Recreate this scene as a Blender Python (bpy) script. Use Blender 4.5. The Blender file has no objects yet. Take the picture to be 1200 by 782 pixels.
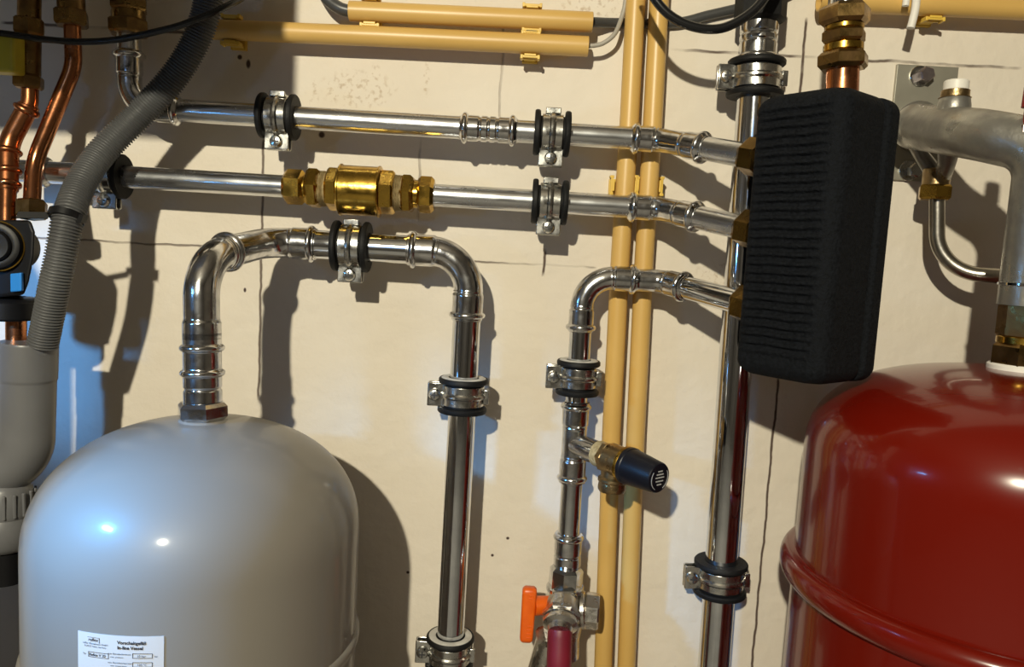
import bpy, math, random
from mathutils import Vector, Matrix
random.seed(7)
SC = bpy.context.scene
COL = SC.collection
V = Vector
# ------------------------------------------------------------------ camera model
W, H, F = 1200.0, 782.0, 900.0
CAM = V((0.0, -0.82, 1.05))
PITCH, ROLL = math.radians(6.0), math.radians(3.1)
_up0 = V((0, math.sin(PITCH), math.cos(PITCH)))
FWD = V((0, math.cos(PITCH), -math.sin(PITCH)))
RT = V((1, 0, 0)) * math.cos(ROLL) + _up0 * math.sin(ROLL)
UP = _up0 * math.cos(ROLL) - V((1, 0, 0)) * math.sin(ROLL)

def ray(px, py):
    return (FWD + RT * ((px - W / 2) / F) + UP * ((H / 2 - py) / F)).normalized()

def P(px, py, d):
    """the point seen at (px, py) that stands d metres in front of the wall"""
    r = ray(px, py)
    return CAM + r * ((-d - CAM.y) / r.y)

def proj(p):
    q = p - CAM
    z = q.dot(FWD)
    return (W / 2 + F * q.dot(RT) / z, H / 2 - F * q.dot(UP) / z)

def mpp(d):
    return (0.82 - d) / F

# ------------------------------------------------------------------ materials
def nodes(name):
    m = bpy.data.materials.new(name)
    m.use_nodes = True
    nt = m.node_tree
    return m, nt, nt.nodes['Principled BSDF']

def mat(name, col, rough=0.5, metal=0.0, col2=None, nscale=30.0, bump=0.0, bscale=200.0, rvar=0.0,
        coat=0.0, spec=0.5, nlo=0.35, nhi=0.65, detail=4.0, stretch=None, aniso=0.0):
    m, nt, b = nodes(name)
    b.inputs['Base Color'].default_value = (*col, 1)
    b.inputs['Roughness'].default_value = rough
    b.inputs['Metallic'].default_value = metal
    b.inputs['Specular IOR Level'].default_value = spec
    if coat:
        b.inputs['Coat Weight'].default_value = coat
        b.inputs['Coat Roughness'].default_value = 0.06
    tc = nt.nodes.new('ShaderNodeTexCoord')
    src = tc.outputs['Object']
    if stretch:
        mp = nt.nodes.new('ShaderNodeMapping')
        mp.inputs['Scale'].default_value = stretch
        nt.links.new(src, mp.inputs['Vector'])
        src = mp.outputs['Vector']
    if col2 is not None or rvar:
        n = nt.nodes.new('ShaderNodeTexNoise')
        n.inputs['Scale'].default_value = nscale
        n.inputs['Detail'].default_value = detail
        nt.links.new(src, n.inputs['Vector'])
        mr = nt.nodes.new('ShaderNodeMapRange')
        mr.inputs['From Min'].default_value = nlo
        mr.inputs['From Max'].default_value = nhi
        nt.links.new(n.outputs['Fac'], mr.inputs['Value'])
        if col2 is not None:
            mx = nt.nodes.new('ShaderNodeMix')
            mx.data_type = 'RGBA'
            mx.inputs[6].default_value = (*col, 1)
            mx.inputs[7].default_value = (*col2, 1)
            nt.links.new(mr.outputs['Result'], mx.inputs[0])
            nt.links.new(mx.outputs[2], b.inputs['Base Color'])
        if rvar:
            r2 = nt.nodes.new('ShaderNodeMapRange')
            r2.inputs['To Min'].default_value = max(0.02, rough - rvar)
            r2.inputs['To Max'].default_value = rough + rvar
            nt.links.new(mr.outputs['Result'], r2.inputs['Value'])
            nt.links.new(r2.outputs['Result'], b.inputs['Roughness'])
    if bump:
        n2 = nt.nodes.new('ShaderNodeTexNoise')
        n2.inputs['Scale'].default_value = bscale
        n2.inputs['Detail'].default_value = 3.0
        nt.links.new(src, n2.inputs['Vector'])
        bp = nt.nodes.new('ShaderNodeBump')
        bp.inputs['Strength'].default_value = bump
        bp.inputs['Distance'].default_value = 0.001
        nt.links.new(n2.outputs['Fac'], bp.inputs['Height'])
        nt.links.new(bp.outputs['Normal'], b.inputs['Normal'])
    return m

SATIN = mat('satin zinc steel', (0.76, 0.77, 0.79), 0.24, 1.0, (0.64, 0.65, 0.67), 45, 0.06, 60, 0.04)
CHROME = mat('polished zinc steel', (0.74, 0.76, 0.79), 0.09, 1.0, (0.62, 0.64, 0.67), 45, 0.04, 40, 0.03)
FITTING = mat('press fitting steel', (0.76, 0.76, 0.77), 0.17, 1.0, (0.48, 0.48, 0.48), 90, 0.10, 150, 0.07)
ZINC = mat('zinc plated sheet', (0.70, 0.70, 0.68), 0.22, 1.0, (0.52, 0.51, 0.48), 120, 0.08, 200, 0.08)
BRASS = mat('brass', (0.60, 0.38, 0.07), 0.24, 1.0, (0.34, 0.20, 0.035), 60, 0.12, 250, 0.10)
DARKBRASS = mat('aged brass', (0.36, 0.23, 0.08), 0.32, 1.0, (0.20, 0.12, 0.05), 70, 0.15, 250, 0.10)
NUTBRASS = mat('dull dark brass', (0.24, 0.145, 0.035), 0.22, 1.0, (0.14, 0.08, 0.02), 70, 0.1, 250, 0.08)
BRONZE = mat('cast brass', (0.42, 0.30, 0.15), 0.36, 1.0, (0.26, 0.18, 0.09), 90, 0.35, 300, 0.10)
HEMP = mat('sealing hemp', (0.50, 0.40, 0.22), 0.85, 0.0, (0.32, 0.24, 0.11), 300, 0.6, 700)
COPPER = mat('copper', (0.60, 0.25, 0.11), 0.25, 1.0, (0.36, 0.13, 0.055), 35, 0.10, 150, 0.10)
RUBBER = mat('black rubber', (0.006, 0.006, 0.0065), 0.6, 0.0, None, 30, 0.3, 400, spec=0.3)
LITRUBBER = mat('lit rubber edge', (0.62, 0.60, 0.56), 0.7, 0.0, (0.48, 0.46, 0.43), 90, 0.3, 400)  # liner rubber with the light from above painted in
BLACKPL = mat('black plastic', (0.006, 0.006, 0.007), 0.42, 0.0, None, 30, 0.05, 300, spec=0.25)
NAVYCAP = mat('black cap plastic', (0.005, 0.006, 0.011), 0.40, 0.0, None, 30, 0.08, 300, spec=0.35)
FOAM = mat('black insulation foam', (0.0026, 0.0033, 0.0048), 0.85, 0.0, (0.0075, 0.0088, 0.012), 350, 1.0, 500, 0.08, spec=0.15)
YELLOWPL = mat('yellow conduit plastic', (0.66, 0.42, 0.13), 0.38, 0.0, (0.60, 0.37, 0.105), 6, 0.03, 100, stretch=(1, 1, 1))
CLIPPL = mat('yellow clip plastic', (0.74, 0.50, 0.08), 0.40, 0.0, (0.66, 0.42, 0.06), 40)
GREYPVC = mat('grey drain plastic', (0.155, 0.155, 0.160), 0.36, 0.0, (0.125, 0.125, 0.13), 12, 0.05, 200)
HOSEPL = mat('grey corrugated plastic', (0.105, 0.106, 0.108), 0.45, 0.0, (0.08, 0.08, 0.083), 25)
CABLEBLK = mat('black cable sheath', (0.008, 0.008, 0.009), 0.25)
CABLEDGR = mat('dark grey cable sheath', (0.055, 0.055, 0.055), 0.35)
CABLEGRY = mat('grey cable sheath', (0.36, 0.33, 0.28), 0.5)
CABLEWHT = mat('white cable sheath', (0.78, 0.75, 0.70), 0.5)
TANKGREY = mat('grey tank enamel', (0.215, 0.198, 0.175), 0.45, 0.0, None, 9, 0.03, 22, 0.0, coat=0.35, spec=0.25)
TANKGREY.node_tree.nodes['Principled BSDF'].inputs['Coat Roughness'].default_value = 0.11
TANKRED = mat('red tank enamel', (0.14, 0.0055, 0.0015), 0.22, 0.0, None, 7, 0.04, 22, 0.0, coat=0.4, spec=0.35)
CAST = mat('cast grey metal', (0.40, 0.39, 0.355), 0.36, 0.75, (0.27, 0.26, 0.245), 40, 0.5, 130, 0.10)
PLATE = mat('galvanised plate', (0.46, 0.44, 0.37), 0.44, 0.7, (0.39, 0.37, 0.31), 25, 0.05, 300)
STEELTUBE = mat('brushed steel tube', (0.50, 0.47, 0.42), 0.28, 1.0, (0.36, 0.33, 0.28), 60, 0.1, 200)
BOLTM = mat('dull bolt steel', (0.34, 0.29, 0.28), 0.38, 0.9, (0.24, 0.20, 0.20), 90)
WHITEPL = mat('white plastic', (0.80, 0.77, 0.72), 0.45)
REDPL = mat('red plastic cap', (0.24, 0.010, 0.010), 0.4)
ORANGE = mat('orange handle plastic', (0.80, 0.13, 0.005), 0.38, 0.0, (0.70, 0.10, 0.004), 60, 0.1, 300)
REDHOSE = mat('dark red hose rubber', (0.20, 0.012, 0.025), 0.45, 0.0, (0.16, 0.009, 0.019), 40, 0.1, 300)
NICKEL = mat('nickel plated brass', (0.74, 0.70, 0.64), 0.28, 1.0, (0.50, 0.47, 0.42), 70, 0.25, 250, 0.1)
YELLOWPAINT = mat('yellow painted metal', (0.50, 0.40, 0.02), 0.45, 0.0, (0.42, 0.33, 0.015), 50)
STICKER = mat('white sticker film', (0.56, 0.55, 0.54), 0.4)
INK = mat('black print', (0.03, 0.03, 0.035), 0.6)
GREYINK = mat('pale grey print', (0.40, 0.41, 0.43), 0.6)
BLACKSTEEL = mat('boiler casing', (0.30, 0.30, 0.31), 0.5)
GREYBOX = mat('grey cabinet plastic', (0.36, 0.33, 0.30), 0.5, 0.0, (0.32, 0.295, 0.27), 10)
BLUELIT = mat('tab painted blue-lit', (0.02, 0.22, 0.70), 0.4)  # blue light on the pump tab, put into its colour
CEMENT = mat('concrete floor', (0.22, 0.21, 0.20), 0.8, 0.0, (0.16, 0.155, 0.15), 5, 0.3, 80)
ROOMPAINT = mat('room plaster', (0.11, 0.095, 0.08), 0.85, 0.0, (0.085, 0.075, 0.065), 3, 0.3, 60)
DARKPAINT = mat('dim storage wall', (0.09, 0.08, 0.075), 0.85, 0.0, (0.05, 0.045, 0.04), 3, 0.3, 60)

# ------------------------------------------------------------------ mesh builder
class MB:
    def __init__(self):
        self.v, self.f = [], []

    def ring(self, c, u, v, r, n, ph=0.0):
        i0 = len(self.v)
        for k in range(n):
            a = 2 * math.pi * k / n + ph
            self.v.append(c + u * (r * math.cos(a)) + v * (r * math.sin(a)))
        return list(range(i0, i0 + n))

    def bridge(self, a, b):
        n = len(a)
        for k in range(n):
            self.f.append((a[k], a[(k + 1) % n], b[(k + 1) % n], b[k]))

    def sweep(self, pts, radii, n=24, cap=True, ph=0.0, up=None):
        pts = [V(p) for p in pts]
        if not hasattr(radii, '__len__'):
            radii = [radii] * len(pts)
        m = len(pts)
        tans = []
        for i in range(m):
            a = pts[max(0, i - 1)]
            b = pts[min(m - 1, i + 1)]
            t = b - a
            if t.length < 1e-9:
                t = tans[-1] if tans else V((0, 0, 1))
            tans.append(t.normalized())
        t = tans[0]
        ref = up if up is not None else (V((0, 0, 1)) if abs(t.z) < 0.8 else V((0, -1, 0)))
        u = (ref - t * ref.dot(t)).normalized()
        prev = None
        first = None
        for i in range(m):
            if i:
                q = tans[i - 1].rotation_difference(tans[i])
                u = q @ u
                u = (u - tans[i] * u.dot(tans[i])).normalized()
            w = tans[i].cross(u)
            rg = self.ring(pts[i], u, w, radii[i], n, ph)
            if prev:
                self.bridge(prev, rg)
            else:
                first = rg
            prev = rg
        if cap:
            self.f.append(tuple(reversed(first)))
            self.f.append(tuple(prev))

    def lathe(self, o, axis, prof, n=48, ph=0.0, cap=True, up=None):
        """prof = [(s, r)...] along axis from o"""
        o, axis = V(o), V(axis).normalized()
        ref = up if up is not None else (V((0, 0, 1)) if abs(axis.z) < 0.8 else V((0, -1, 0)))
        u = (ref - axis * ref.dot(axis)).normalized()
        w = axis.cross(u)
        prev = first = None
        for s, r in prof:
            rg = self.ring(o + axis * s, u, w, max(r, 1e-5), n, ph)
            if prev:
                self.bridge(prev, rg)
            else:
                first = rg
            prev = rg
        if cap:
            self.f.append(tuple(reversed(first)))
            self.f.append(tuple(prev))

    def prism(self, a, b, r, n=6, ch=0.0012, ph=0.0, up=None):
        a, b = V(a), V(b)
        L = (b - a).length
        ch = min(ch, L * 0.4)
        self.lathe(a, b - a, [(0, r - ch), (ch, r), (L - ch, r), (L, r - ch)], n, ph, True, up)

    def box(self, c, ax, ay, az, sx, sy, sz):
        c = V(c)
        i0 = len(self.v)
        for dz in (-1, 1):
            for dy in (-1, 1):
                for dx in (-1, 1):
                    self.v.append(c + ax * (dx * sx / 2) + ay * (dy * sy / 2) + az * (dz * sz / 2))
        for q in ((0, 2, 3, 1), (4, 5, 7, 6), (0, 1, 5, 4), (2, 6, 7, 3), (0, 4, 6, 2), (1, 3, 7, 5)):
            self.f.append(tuple(i0 + k for k in q))

    def prism_poly(self, pts_a, pts_b):
        n = len(pts_a)
        i0 = len(self.v)
        self.v += [V(p) for p in pts_a] + [V(p) for p in pts_b]
        a = list(range(i0, i0 + n))
        b = list(range(i0 + n, i0 + 2 * n))
        self.bridge(a, b)
        self.f.append(tuple(reversed(a)))
        self.f.append(tuple(b))

    def arc_band(self, c, axis, u, r_in, r_out, w, a0, a1, n=40):
        """solid strap of rectangular section bent round axis from angle a0 to a1 (u is angle 0)"""
        axis = axis.normalized()
        v2 = axis.cross(u).normalized()
        rows = []
        for k in range(n + 1):
            a = a0 + (a1 - a0) * k / n
            d = u * math.cos(a) + v2 * math.sin(a)
            i0 = len(self.v)
            self.v += [c + d * r_in - axis * w / 2, c + d * r_out - axis * w / 2,
                       c + d * r_out + axis * w / 2, c + d * r_in + axis * w / 2]
            rows.append([i0, i0 + 1, i0 + 2, i0 + 3])
        for k in range(n):
            self.bridge(rows[k], rows[k + 1])
        self.f.append(tuple(reversed(rows[0])))
        self.f.append(tuple(rows[-1]))

X, Y, Z = V((1, 0, 0)), V((0, 1, 0)), V((0, 0, 1))
WL = {}

def link(name, mb, m, loc, smooth=35, bevel=0.0):
    me = bpy.data.meshes.new(name)
    me.from_pydata([tuple(p - loc) for p in mb.v], [], mb.f)
    me.update()
    import bmesh
    bm = bmesh.new()
    bm.from_mesh(me)
    bmesh.ops.recalc_face_normals(bm, faces=bm.faces)
    bm.to_mesh(me)
    bm.free()
    me.materials.append(m)
    if smooth:
        me.polygons.foreach_set('use_smooth', [True] * len(me.polygons))
        me.set_sharp_from_angle(angle=math.radians(smooth))
    o = bpy.data.objects.new(name, me)
    COL.objects.link(o)
    if bevel:
        md = o.modifiers.new('bevel', 'BEVEL')
        md.width = bevel
        md.segments = 3
        md.limit_method = 'ANGLE'
        md.angle_limit = math.radians(40)
    return o

def tag(o, label, cat, group=None, kind=None):
    o['label'] = label
    o['category'] = cat
    if group:
        o['group'] = group
    if kind:
        o['kind'] = kind
    return o

def thing(name, label, cat, loc, group=None):
    o = bpy.data.objects.new(name, None)
    o.empty_display_size = 0.02
    COL.objects.link(o)
    o.location = loc
    WL[o.name] = V(loc)
    return tag(o, label, cat, group)

def part(name, mb, m, parent, smooth=35, bevel=0.0, label=None):
    loc = WL[parent.name]
    o = link(name, mb, m, loc, smooth, bevel)
    o.parent = parent
    WL[o.name] = loc
    if label:
        o['label'] = label
    return o

def single(name, mb, m, label, cat, loc=None, group=None, smooth=35, bevel=0.0, kind=None):
    if loc is None:
        loc = sum(mb.v, V((0, 0, 0))) / len(mb.v)
    o = link(name, mb, m, V(loc), smooth, bevel)
    o.location = loc
    WL[o.name] = V(loc)
    return tag(o, label, cat, group, kind)

def struct(name, mb, m, smooth=0):
    o = link(name, mb, m, V((0, 0, 0)), smooth)
    o['kind'] = 'structure'
    o['label'] = name.replace('_', ' ') + ' of the cellar room'
    o['category'] = name.split('_')[0]
    return o

# ------------------------------------------------------------------ paths
class Path:
    def __init__(self, pts, fil=0.0, step=0.0012):
        pts = [V(p) if len(p) == 3 and isinstance(p, Vector) else P(*p) for p in pts]
        if not hasattr(fil, '__len__'):
            fil = [fil] * (len(pts) - 2)
        poly = [pts[0]]
        for i in range(1, len(pts) - 1):
            a, b, c = pts[i - 1], pts[i], pts[i + 1]
            d1, d2 = (a - b).normalized(), (c - b).normalized()
            ang = d1.angle(d2)
            r = fil[i - 1]
            if r <= 0 or ang > math.radians(179):
                poly.append(b)
                continue
            t = r / math.tan(ang / 2)
            t = min(t, 0.49 * (a - b).length if i > 1 else 0.97 * (a - b).length,
                    0.49 * (c - b).length if i < len(pts) - 2 else 0.97 * (c - b).length)
            r = t * math.tan(ang / 2)
            bis = (d1 + d2).normalized()
            ctr = b + bis * (r / math.sin(ang / 2))
            p0, p1 = b + d1 * t, b + d2 * t
            v0, v1 = p0 - ctr, p1 - ctr
            n = max(6, int(r * (math.pi - ang) / step))
            ax = v0.cross(v1).normalized()
            tot = v0.angle(v1)
            for k in range(n + 1):
                poly.append(ctr + Matrix.Rotation(tot * k / n, 3, ax) @ v0)
        poly.append(pts[-1])
        # uniform resample
        s = [0.0]
        for a, b in zip(poly, poly[1:]):
            s.append(s[-1] + (b - a).length)
        self.L = s[-1]
        self.poly, self.cs = poly, s
        self.smp = [(k * self.L / 600, self.pos(k * self.L / 600)) for k in range(601)]
        self.pxs = [(q, proj(p)) for q, p in self.smp]

    def pos(self, s):
        if s <= 0:
            t = (self.poly[1] - self.poly[0]).normalized()
            return self.poly[0] + t * s
        if s >= self.L:
            t = (self.poly[-1] - self.poly[-2]).normalized()
            return self.poly[-1] + t * (s - self.L)
        import bisect
        i = min(max(bisect.bisect_right(self.cs, s) - 1, 0), len(self.cs) - 2)
        a, b = self.cs[i], self.cs[i + 1]
        t = 0 if b == a else (s - a) / (b - a)
        return self.poly[i].lerp(self.poly[i + 1], t)

    def tan(self, s):
        return (self.pos(s + 0.0015) - self.pos(s - 0.0015)).normalized()

    def s(self, px, py):
        return min(self.pxs, key=lambda e: (e[1][0] - px) ** 2 + (e[1][1] - py) ** 2)[0]

    def tube(self, s0, s1, rf, n=28, step=0.0012, mb=None):
        mb = mb or MB()
        m = max(2, int((s1 - s0) / step))
        ss = [s0 + (s1 - s0) * k / m for k in range(m + 1)]
        mb.sweep([self.pos(q) for q in ss], [rf(q) for q in ss] if callable(rf) else rf, n)
        return mb

def fit_profile(s0, s1, R, beads=(), crimps=(), wall=0.0016, body=None, bh=0.0036, bw=0.0032):
    """press fitting radius along s: lips at the ends, o-ring beads, creases"""
    def f(s):
        r = R + wall
        if body and body[0] < s < body[1]:
            e = min(s - body[0], body[1] - s)
            r = R + wall - min(1.0, e / 0.003) * 0.0011
        for b in beads:
            x = abs(s - b) / bw
            if x < 1:
                r = max(r, R + wall * 0.4 + bh * math.sqrt(1 - x * x))
        for c in crimps:
            x = abs(s - c) / 0.0016
            if x < 1:
                r -= 0.0011 * (1 - x * x)
        e = min(s - s0, s1 - s)
        if e < 0.001:
            r = min(r, R + 0.0007)
        return r
    return f

def fitting(path, s0, s1, R, parent, beads, crimps=(), name='press_elbow', body=None, m=None, label=None, wall=0.0016):
    f = fit_profile(s0, s1, R, beads, crimps, wall, body=body)
    return part(name, path.tube(s0, s1, f, 32, 0.0007), m or FITTING, parent, 40, label=label)

def hexnut(a, b, r, parent, m=BRASS, name='hex_nut', n=6, ph=0.3, ch=0.0018):
    mb = MB()
    mb.prism(a, b, r, n, ch, ph)
    return part(name, mb, m, parent, 30)

# ------------------------------------------------------------------ room shell
def wall_material():
    m, nt, b = nodes('painted block wall')
    N, Lk = nt.nodes, nt.links
    b.inputs['Roughness'].default_value = 0.78
    tc = N.new('ShaderNodeTexCoord')
    sep = N.new('ShaderNodeSeparateXYZ')
    Lk.new(tc.outputs['Object'], sep.inputs[0])

    def noise(scale, detail=4.0, vec=None):
        n = N.new('ShaderNodeTexNoise')
        n.inputs['Scale'].default_value = scale
        n.inputs['Detail'].default_value = detail
        Lk.new(vec or tc.outputs['Object'], n.inputs['Vector'])
        return n.outputs['Fac']

    def mth(op, a, c=None, clamp=False):
        n = N.new('ShaderNodeMath')
        n.operation = op
        n.use_clamp = clamp
        for i, q in enumerate((a, c)):
            if q is None:
                continue
            if isinstance(q, (int, float)):
                n.inputs[i].default_value = q
            else:
                Lk.new(q, n.inputs[i])
        return n.outputs[0]

    def rng(val, a0, a1, b0=0.0, b1=1.0):
        n = N.new('ShaderNodeMapRange')
        n.inputs['From Min'].default_value = a0
        n.inputs['From Max'].default_value = a1
        n.inputs['To Min'].default_value = b0
        n.inputs['To Max'].default_value = b1
        Lk.new(val, n.inputs['Value'])
        return n.outputs['Result']
    wob = mth('MULTIPLY', mth('SUBTRACT', noise(30, 5), 0.5), 0.006)
    brk = noise(14, 3)
    total = None

    def seg(kind, p0, p1, w, strength, lo=0.40):
        nonlocal total
        a, c = P(*p0, 0), P(*p1, 0)
        if kind == 'h':
            fixed, run = sep.outputs['Z'], sep.outputs['X']
            val, r0, r1 = (a.z + c.z) / 2, min(a.x, c.x), max(a.x, c.x)
        else:
            fixed, run = sep.outputs['X'], sep.outputs['Z']
            val, r0, r1 = (a.x + c.x) / 2, min(a.z, c.z), max(a.z, c.z)
        dist = mth('ABSOLUTE', mth('ADD', mth('SUBTRACT', fixed, val), wob))
        line = rng(dist, w, w * 0.35)
        g0 = rng(run, r0, r0 + 0.006)
        g1 = rng(run, r1, r1 - 0.006)
        k = mth('MULTIPLY', mth('MULTIPLY', line, g0), mth('MULTIPLY', g1, rng(brk, lo, lo + 0.14, 0.12, strength)))
        total = k if total is None else mth('MAXIMUM', total, k)
    seg('h', (20, 277), (700, 315), 0.0014, 0.75)
    seg('v', (308, 160), (304, 470), 0.0016, 0.9, 0.30)
    seg('v', (638, 290), (637, 325), 0.0016, 1.0, 0.2)
    seg('v', (590, 20), (586, 150), 0.0016, 0.5)
    seg('h', (785, 59), (1200, 80), 0.0017, 0.95)
    seg('v', (944, 20), (938, 120), 0.0017, 1.0, 0.3)
    seg('v', (910, 440), (883, 790), 0.0016, 1.0, 0.2)
    seg('h', (0, 26), (260, 40), 0.0020, 0.9, 0.3)
    seg('v', (493, 160), (490, 260), 0.0016, 0.5)
    # scuffs and stains with a shape of their own
    scuff = rng(noise(130, 6), 0.66, 0.72)
    area = rng(noise(6, 2), 0.52, 0.62)
    scuff = mth('MULTIPLY', scuff, area)

    def blob(px, py, rx, rz):
        c = P(px, py, 0)
        dx = mth('DIVIDE', mth('SUBTRACT', sep.outputs['X'], c.x), rx)
        dz = mth('DIVIDE', mth('SUBTRACT', sep.outputs['Z'], c.z), rz)
        d2 = mth('ADD', mth('MULTIPLY', dx, dx), mth('MULTIPLY', dz, dz))
        return rng(d2, 1.0, 0.3)
    fine = rng(noise(190, 8), 0.52, 0.66)
    st = None
    for q in ((368, 110, .006, .020), (440, 88, .006, .014), (420, 105, .045, .022), (500, 92, .004, .022), (700, 8, .045, .012),
              (845, 320, .03, .014)):
        k = mth('MULTIPLY', blob(*q), fine)
        st = k if st is None else mth('MAXIMUM', st, k)
    dots = None
    for q in ((291, 75, .0028, .0055), (281, 67, .003, .003), (595, 631, .0022, .002), (478, 671, .0022, .002),
              (577, 651, .002, .002), (377, 158, .004, .004), (287, 340, .0018, .003)):
        k = blob(*q)
        dots = k if dots is None else mth('MAXIMUM', dots, k)
    base = N.new('ShaderNodeMix')
    base.data_type = 'RGBA'
    base.inputs[6].default_value = (0.70, 0.630, 0.535, 1)
    base.inputs[7].default_value = (0.75, 0.685, 0.595, 1)
    Lk.new(rng(noise(7, 5), 0.35, 0.65), base.inputs[0])

    def over(prev, fac, colr):
        mx = N.new('ShaderNodeMix')
        mx.data_type = 'RGBA'
        Lk.new(fac, mx.inputs[0])
        Lk.new(prev, mx.inputs[6])
        mx.inputs[7].default_value = (*colr, 1)
        return mx.outputs[2]
    c = over(base.outputs[2], mth('MULTIPLY', st, 0.5), (0.34, 0.22, 0.11))
    c = over(c, mth('MULTIPLY', scuff, 0.30), (0.50, 0.43, 0.34))
    c = over(c, dots, (0.06, 0.035, 0.03))
    c = over(c, total, (0.10, 0.065, 0.05))
    Lk.new(c, b.inputs['Base Color'])
    h = mth('ADD', mth('MULTIPLY', noise(55, 5), 0.9), mth('MULTIPLY', noise(12, 3), 2.2))
    h = mth('SUBTRACT', h, mth('MULTIPLY', total, 1.2))
    bp = N.new('ShaderNodeBump')
    bp.inputs['Strength'].default_value = 0.6
    bp.inputs['Distance'].default_value = 0.0026
    Lk.new(h, bp.inputs['Height'])
    Lk.new(bp.outputs['Normal'], b.inputs['Normal'])
    return m

RX0, RX1, RY0, RZ1 = -2.3, 2.1, -3.6, 2.60
def slab(name, x0, x1, y0, y1, z0, z1, m):
    mb = MB()
    mb.box(((x0 + x1) / 2, (y0 + y1) / 2, (z0 + z1) / 2), X, Y, Z, x1 - x0, y1 - y0, z1 - z0)
    return struct(name, mb, m)
slab('wall_back', RX0, RX1, 0, 0.12, 0, RZ1, wall_material())
slab('floor', RX0, RX1, RY0, 0.12, -0.1, 0, CEMENT)
slab('ceiling', RX0, RX1, RY0, 0.12, RZ1, RZ1 + 0.1, ROOMPAINT)
slab('wall_left', RX0 - 0.1, RX0, RY0, 0.12, 0, RZ1, DARKPAINT)
slab('wall_right', RX1, RX1 + 0.1, RY0, 0.12, 0, RZ1, ROOMPAINT)
slab('wall_front', RX0, RX1, RY0 - 0.1, RY0, 0, RZ1, DARKPAINT)

# ------------------------------------------------------------------ lamp positions
LAMP = V((-0.37, -1.80, 1.69))

# ------------------------------------------------------------------ pipe runs
R22, R28, R35 = 0.011, 0.014, 0.0165
DW = 0.050
def run_thing(name, label, cat, path):
    return thing(name, label, cat, path.pos(path.L / 2))

# --- upper run
pa = Path([(150, -30, .05), (152, 126, .05), (772, 164, .05), (900, 187, .140)], [0.026, 0.022])
ta = run_thing('chrome_pipe', 'upper chrome pipe crossing the wall with a press coupling in its middle', 'pipe', pa)
part('pipe', pa.tube(0, pa.L - 0.004, R22), SATIN, ta)
s0, s1 = pa.s(150, 58), pa.s(212, 130)
fitting(pa, s0, s1, R22, ta, (s0 + .005, s1 - .005), (s0 + .024, s1 - .024), body=(s0 + .024, s1 - .024))
s0, s1 = pa.s(539, 150), pa.s(606, 154)
fitting(pa, s0, s1, R22, ta, (s0 + .005, s1 - .005), (s0 + .020, (s0 + s1) / 2, s1 - .020), name='press_coupling')
s0, s1 = pa.s(738, 162), pa.s(828, 174)
fitting(pa, s0, s1, R22, ta, (s0 + .005, s1 - .005), (s0 + .024, s1 - .024), body=(s0 + .024, s1 - .024))
def end_nut(path, px, py, parent, L=0.022, r=0.0168, sg=1):
    a = path.s(px, py) + .005 * sg
    L *= sg
    hexnut(path.pos(a), path.pos(a + L), r, parent, NUTBRASS, 'union_nut', 6, 0.2, 0.004)
end_nut(pa, 866, 181, ta)

# --- middle run (two pipe lengths either side of the check valve, one run)
pb = Path([(20, 200, .05), (772, 244.5, .05), (893, 272, .140)], [0.022])
tb = run_thing('chrome_pipe', 'middle chrome pipe crossing the wall, split by the brass check valve', 'pipe', pb)
sv0, sv1 = pb.s(345, 220), pb.s(498, 229)
part('pipe', pb.tube(0, sv0, R22), SATIN, tb)
part('pipe', pb.tube(sv1, pb.L - 0.004, R22), SATIN, tb)
s0, s1 = pb.s(735, 242), pb.s(820, 255)
fitting(pb, s0, s1, R22, tb, (s0 + .005, s1 - .005), (s0 + .024, s1 - .024), body=(s0 + .024, s1 - .024))
s0, s1 = pb.s(38, 201), pb.s(60, 203)
fitting(pb, s0, s1, R22, tb, (s1 - .005,), (), name='press_coupling')
end_nut(pb, 861, 265, tb)

# --- brass check valve
tv = thing('check_valve', 'golden brass check valve with hex nuts and hemp seals on middle pipe', 'valve', pb.pos(pb.s(420, 224)))
def vsec(name, x0, x1, hp, n, m, ph=0.25, ch=0.0018, parent=None):
    y0 = 200 + (x0 - 20) * 44.5 / 752
    y1 = 200 + (x1 - 20) * 44.5 / 752
    mb = MB()
    mb.prism(pb.pos(pb.s(x0, y0)), pb.pos(pb.s(x1, y1)), hp * mpp(0.065) * 0.98, n, ch, ph)
    return part(name, mb, m, parent or tv, 30)
vsec('compression_nut', 333, 357, 21, 6, BRASS, 0.1, 0.003)
vsec('threaded_neck', 355, 363, 15, 24, BRASS)
vsec('hex_collar', 361, 376, 25, 6, BRASS, 0.45, 0.003)
mbh = MB()
a, bq = pb.pos(pb.s(374, 221)), pb.pos(pb.s(386, 222))
prof = []
for k in range(25):
    prof.append(((bq - a).length * k / 24, 0.0165 + 0.0011 * math.sin(k * 1.7)))
mbh.lathe(a, bq - a, prof, 28)
part('hemp_seal', mbh, HEMP, tv)
bodyp = vsec('valve_body', 397, 447, 29.5, 40, BRASS, 0, 0.0015)
vsec('hex_end', 384, 399, 26, 6, BRASS, 0.25, 0.002)
vsec('hex_end', 445, 463, 26.5, 6, BRASS, 0.25, 0.002)
for x0 in (398.5, 443.5):
    mbh = MB()
    y0 = 200 + (x0 - 20) * 44.5 / 752
    mbh.prism(pb.pos(pb.s(x0, y0)), pb.pos(pb.s(x0, y0) + .002), 30.3 * mpp(.065), 40, 0.0005)
    part('body_rib', mbh, BRASS, bodyp)
mbh = MB()
a, bq = pb.pos(pb.s(461, 226)), pb.pos(pb.s(473, 227))
prof = [((bq - a).length * k / 24, 0.0168 + 0.0012 * math.sin(k * 1.6)) for k in range(25)]
mbh.lathe(a, bq - a, prof, 28)
part('hemp_seal', mbh, HEMP, tv)
vsec('hex_collar', 471, 485, 24.5, 6, BRASS, 0.5, 0.003)
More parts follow.
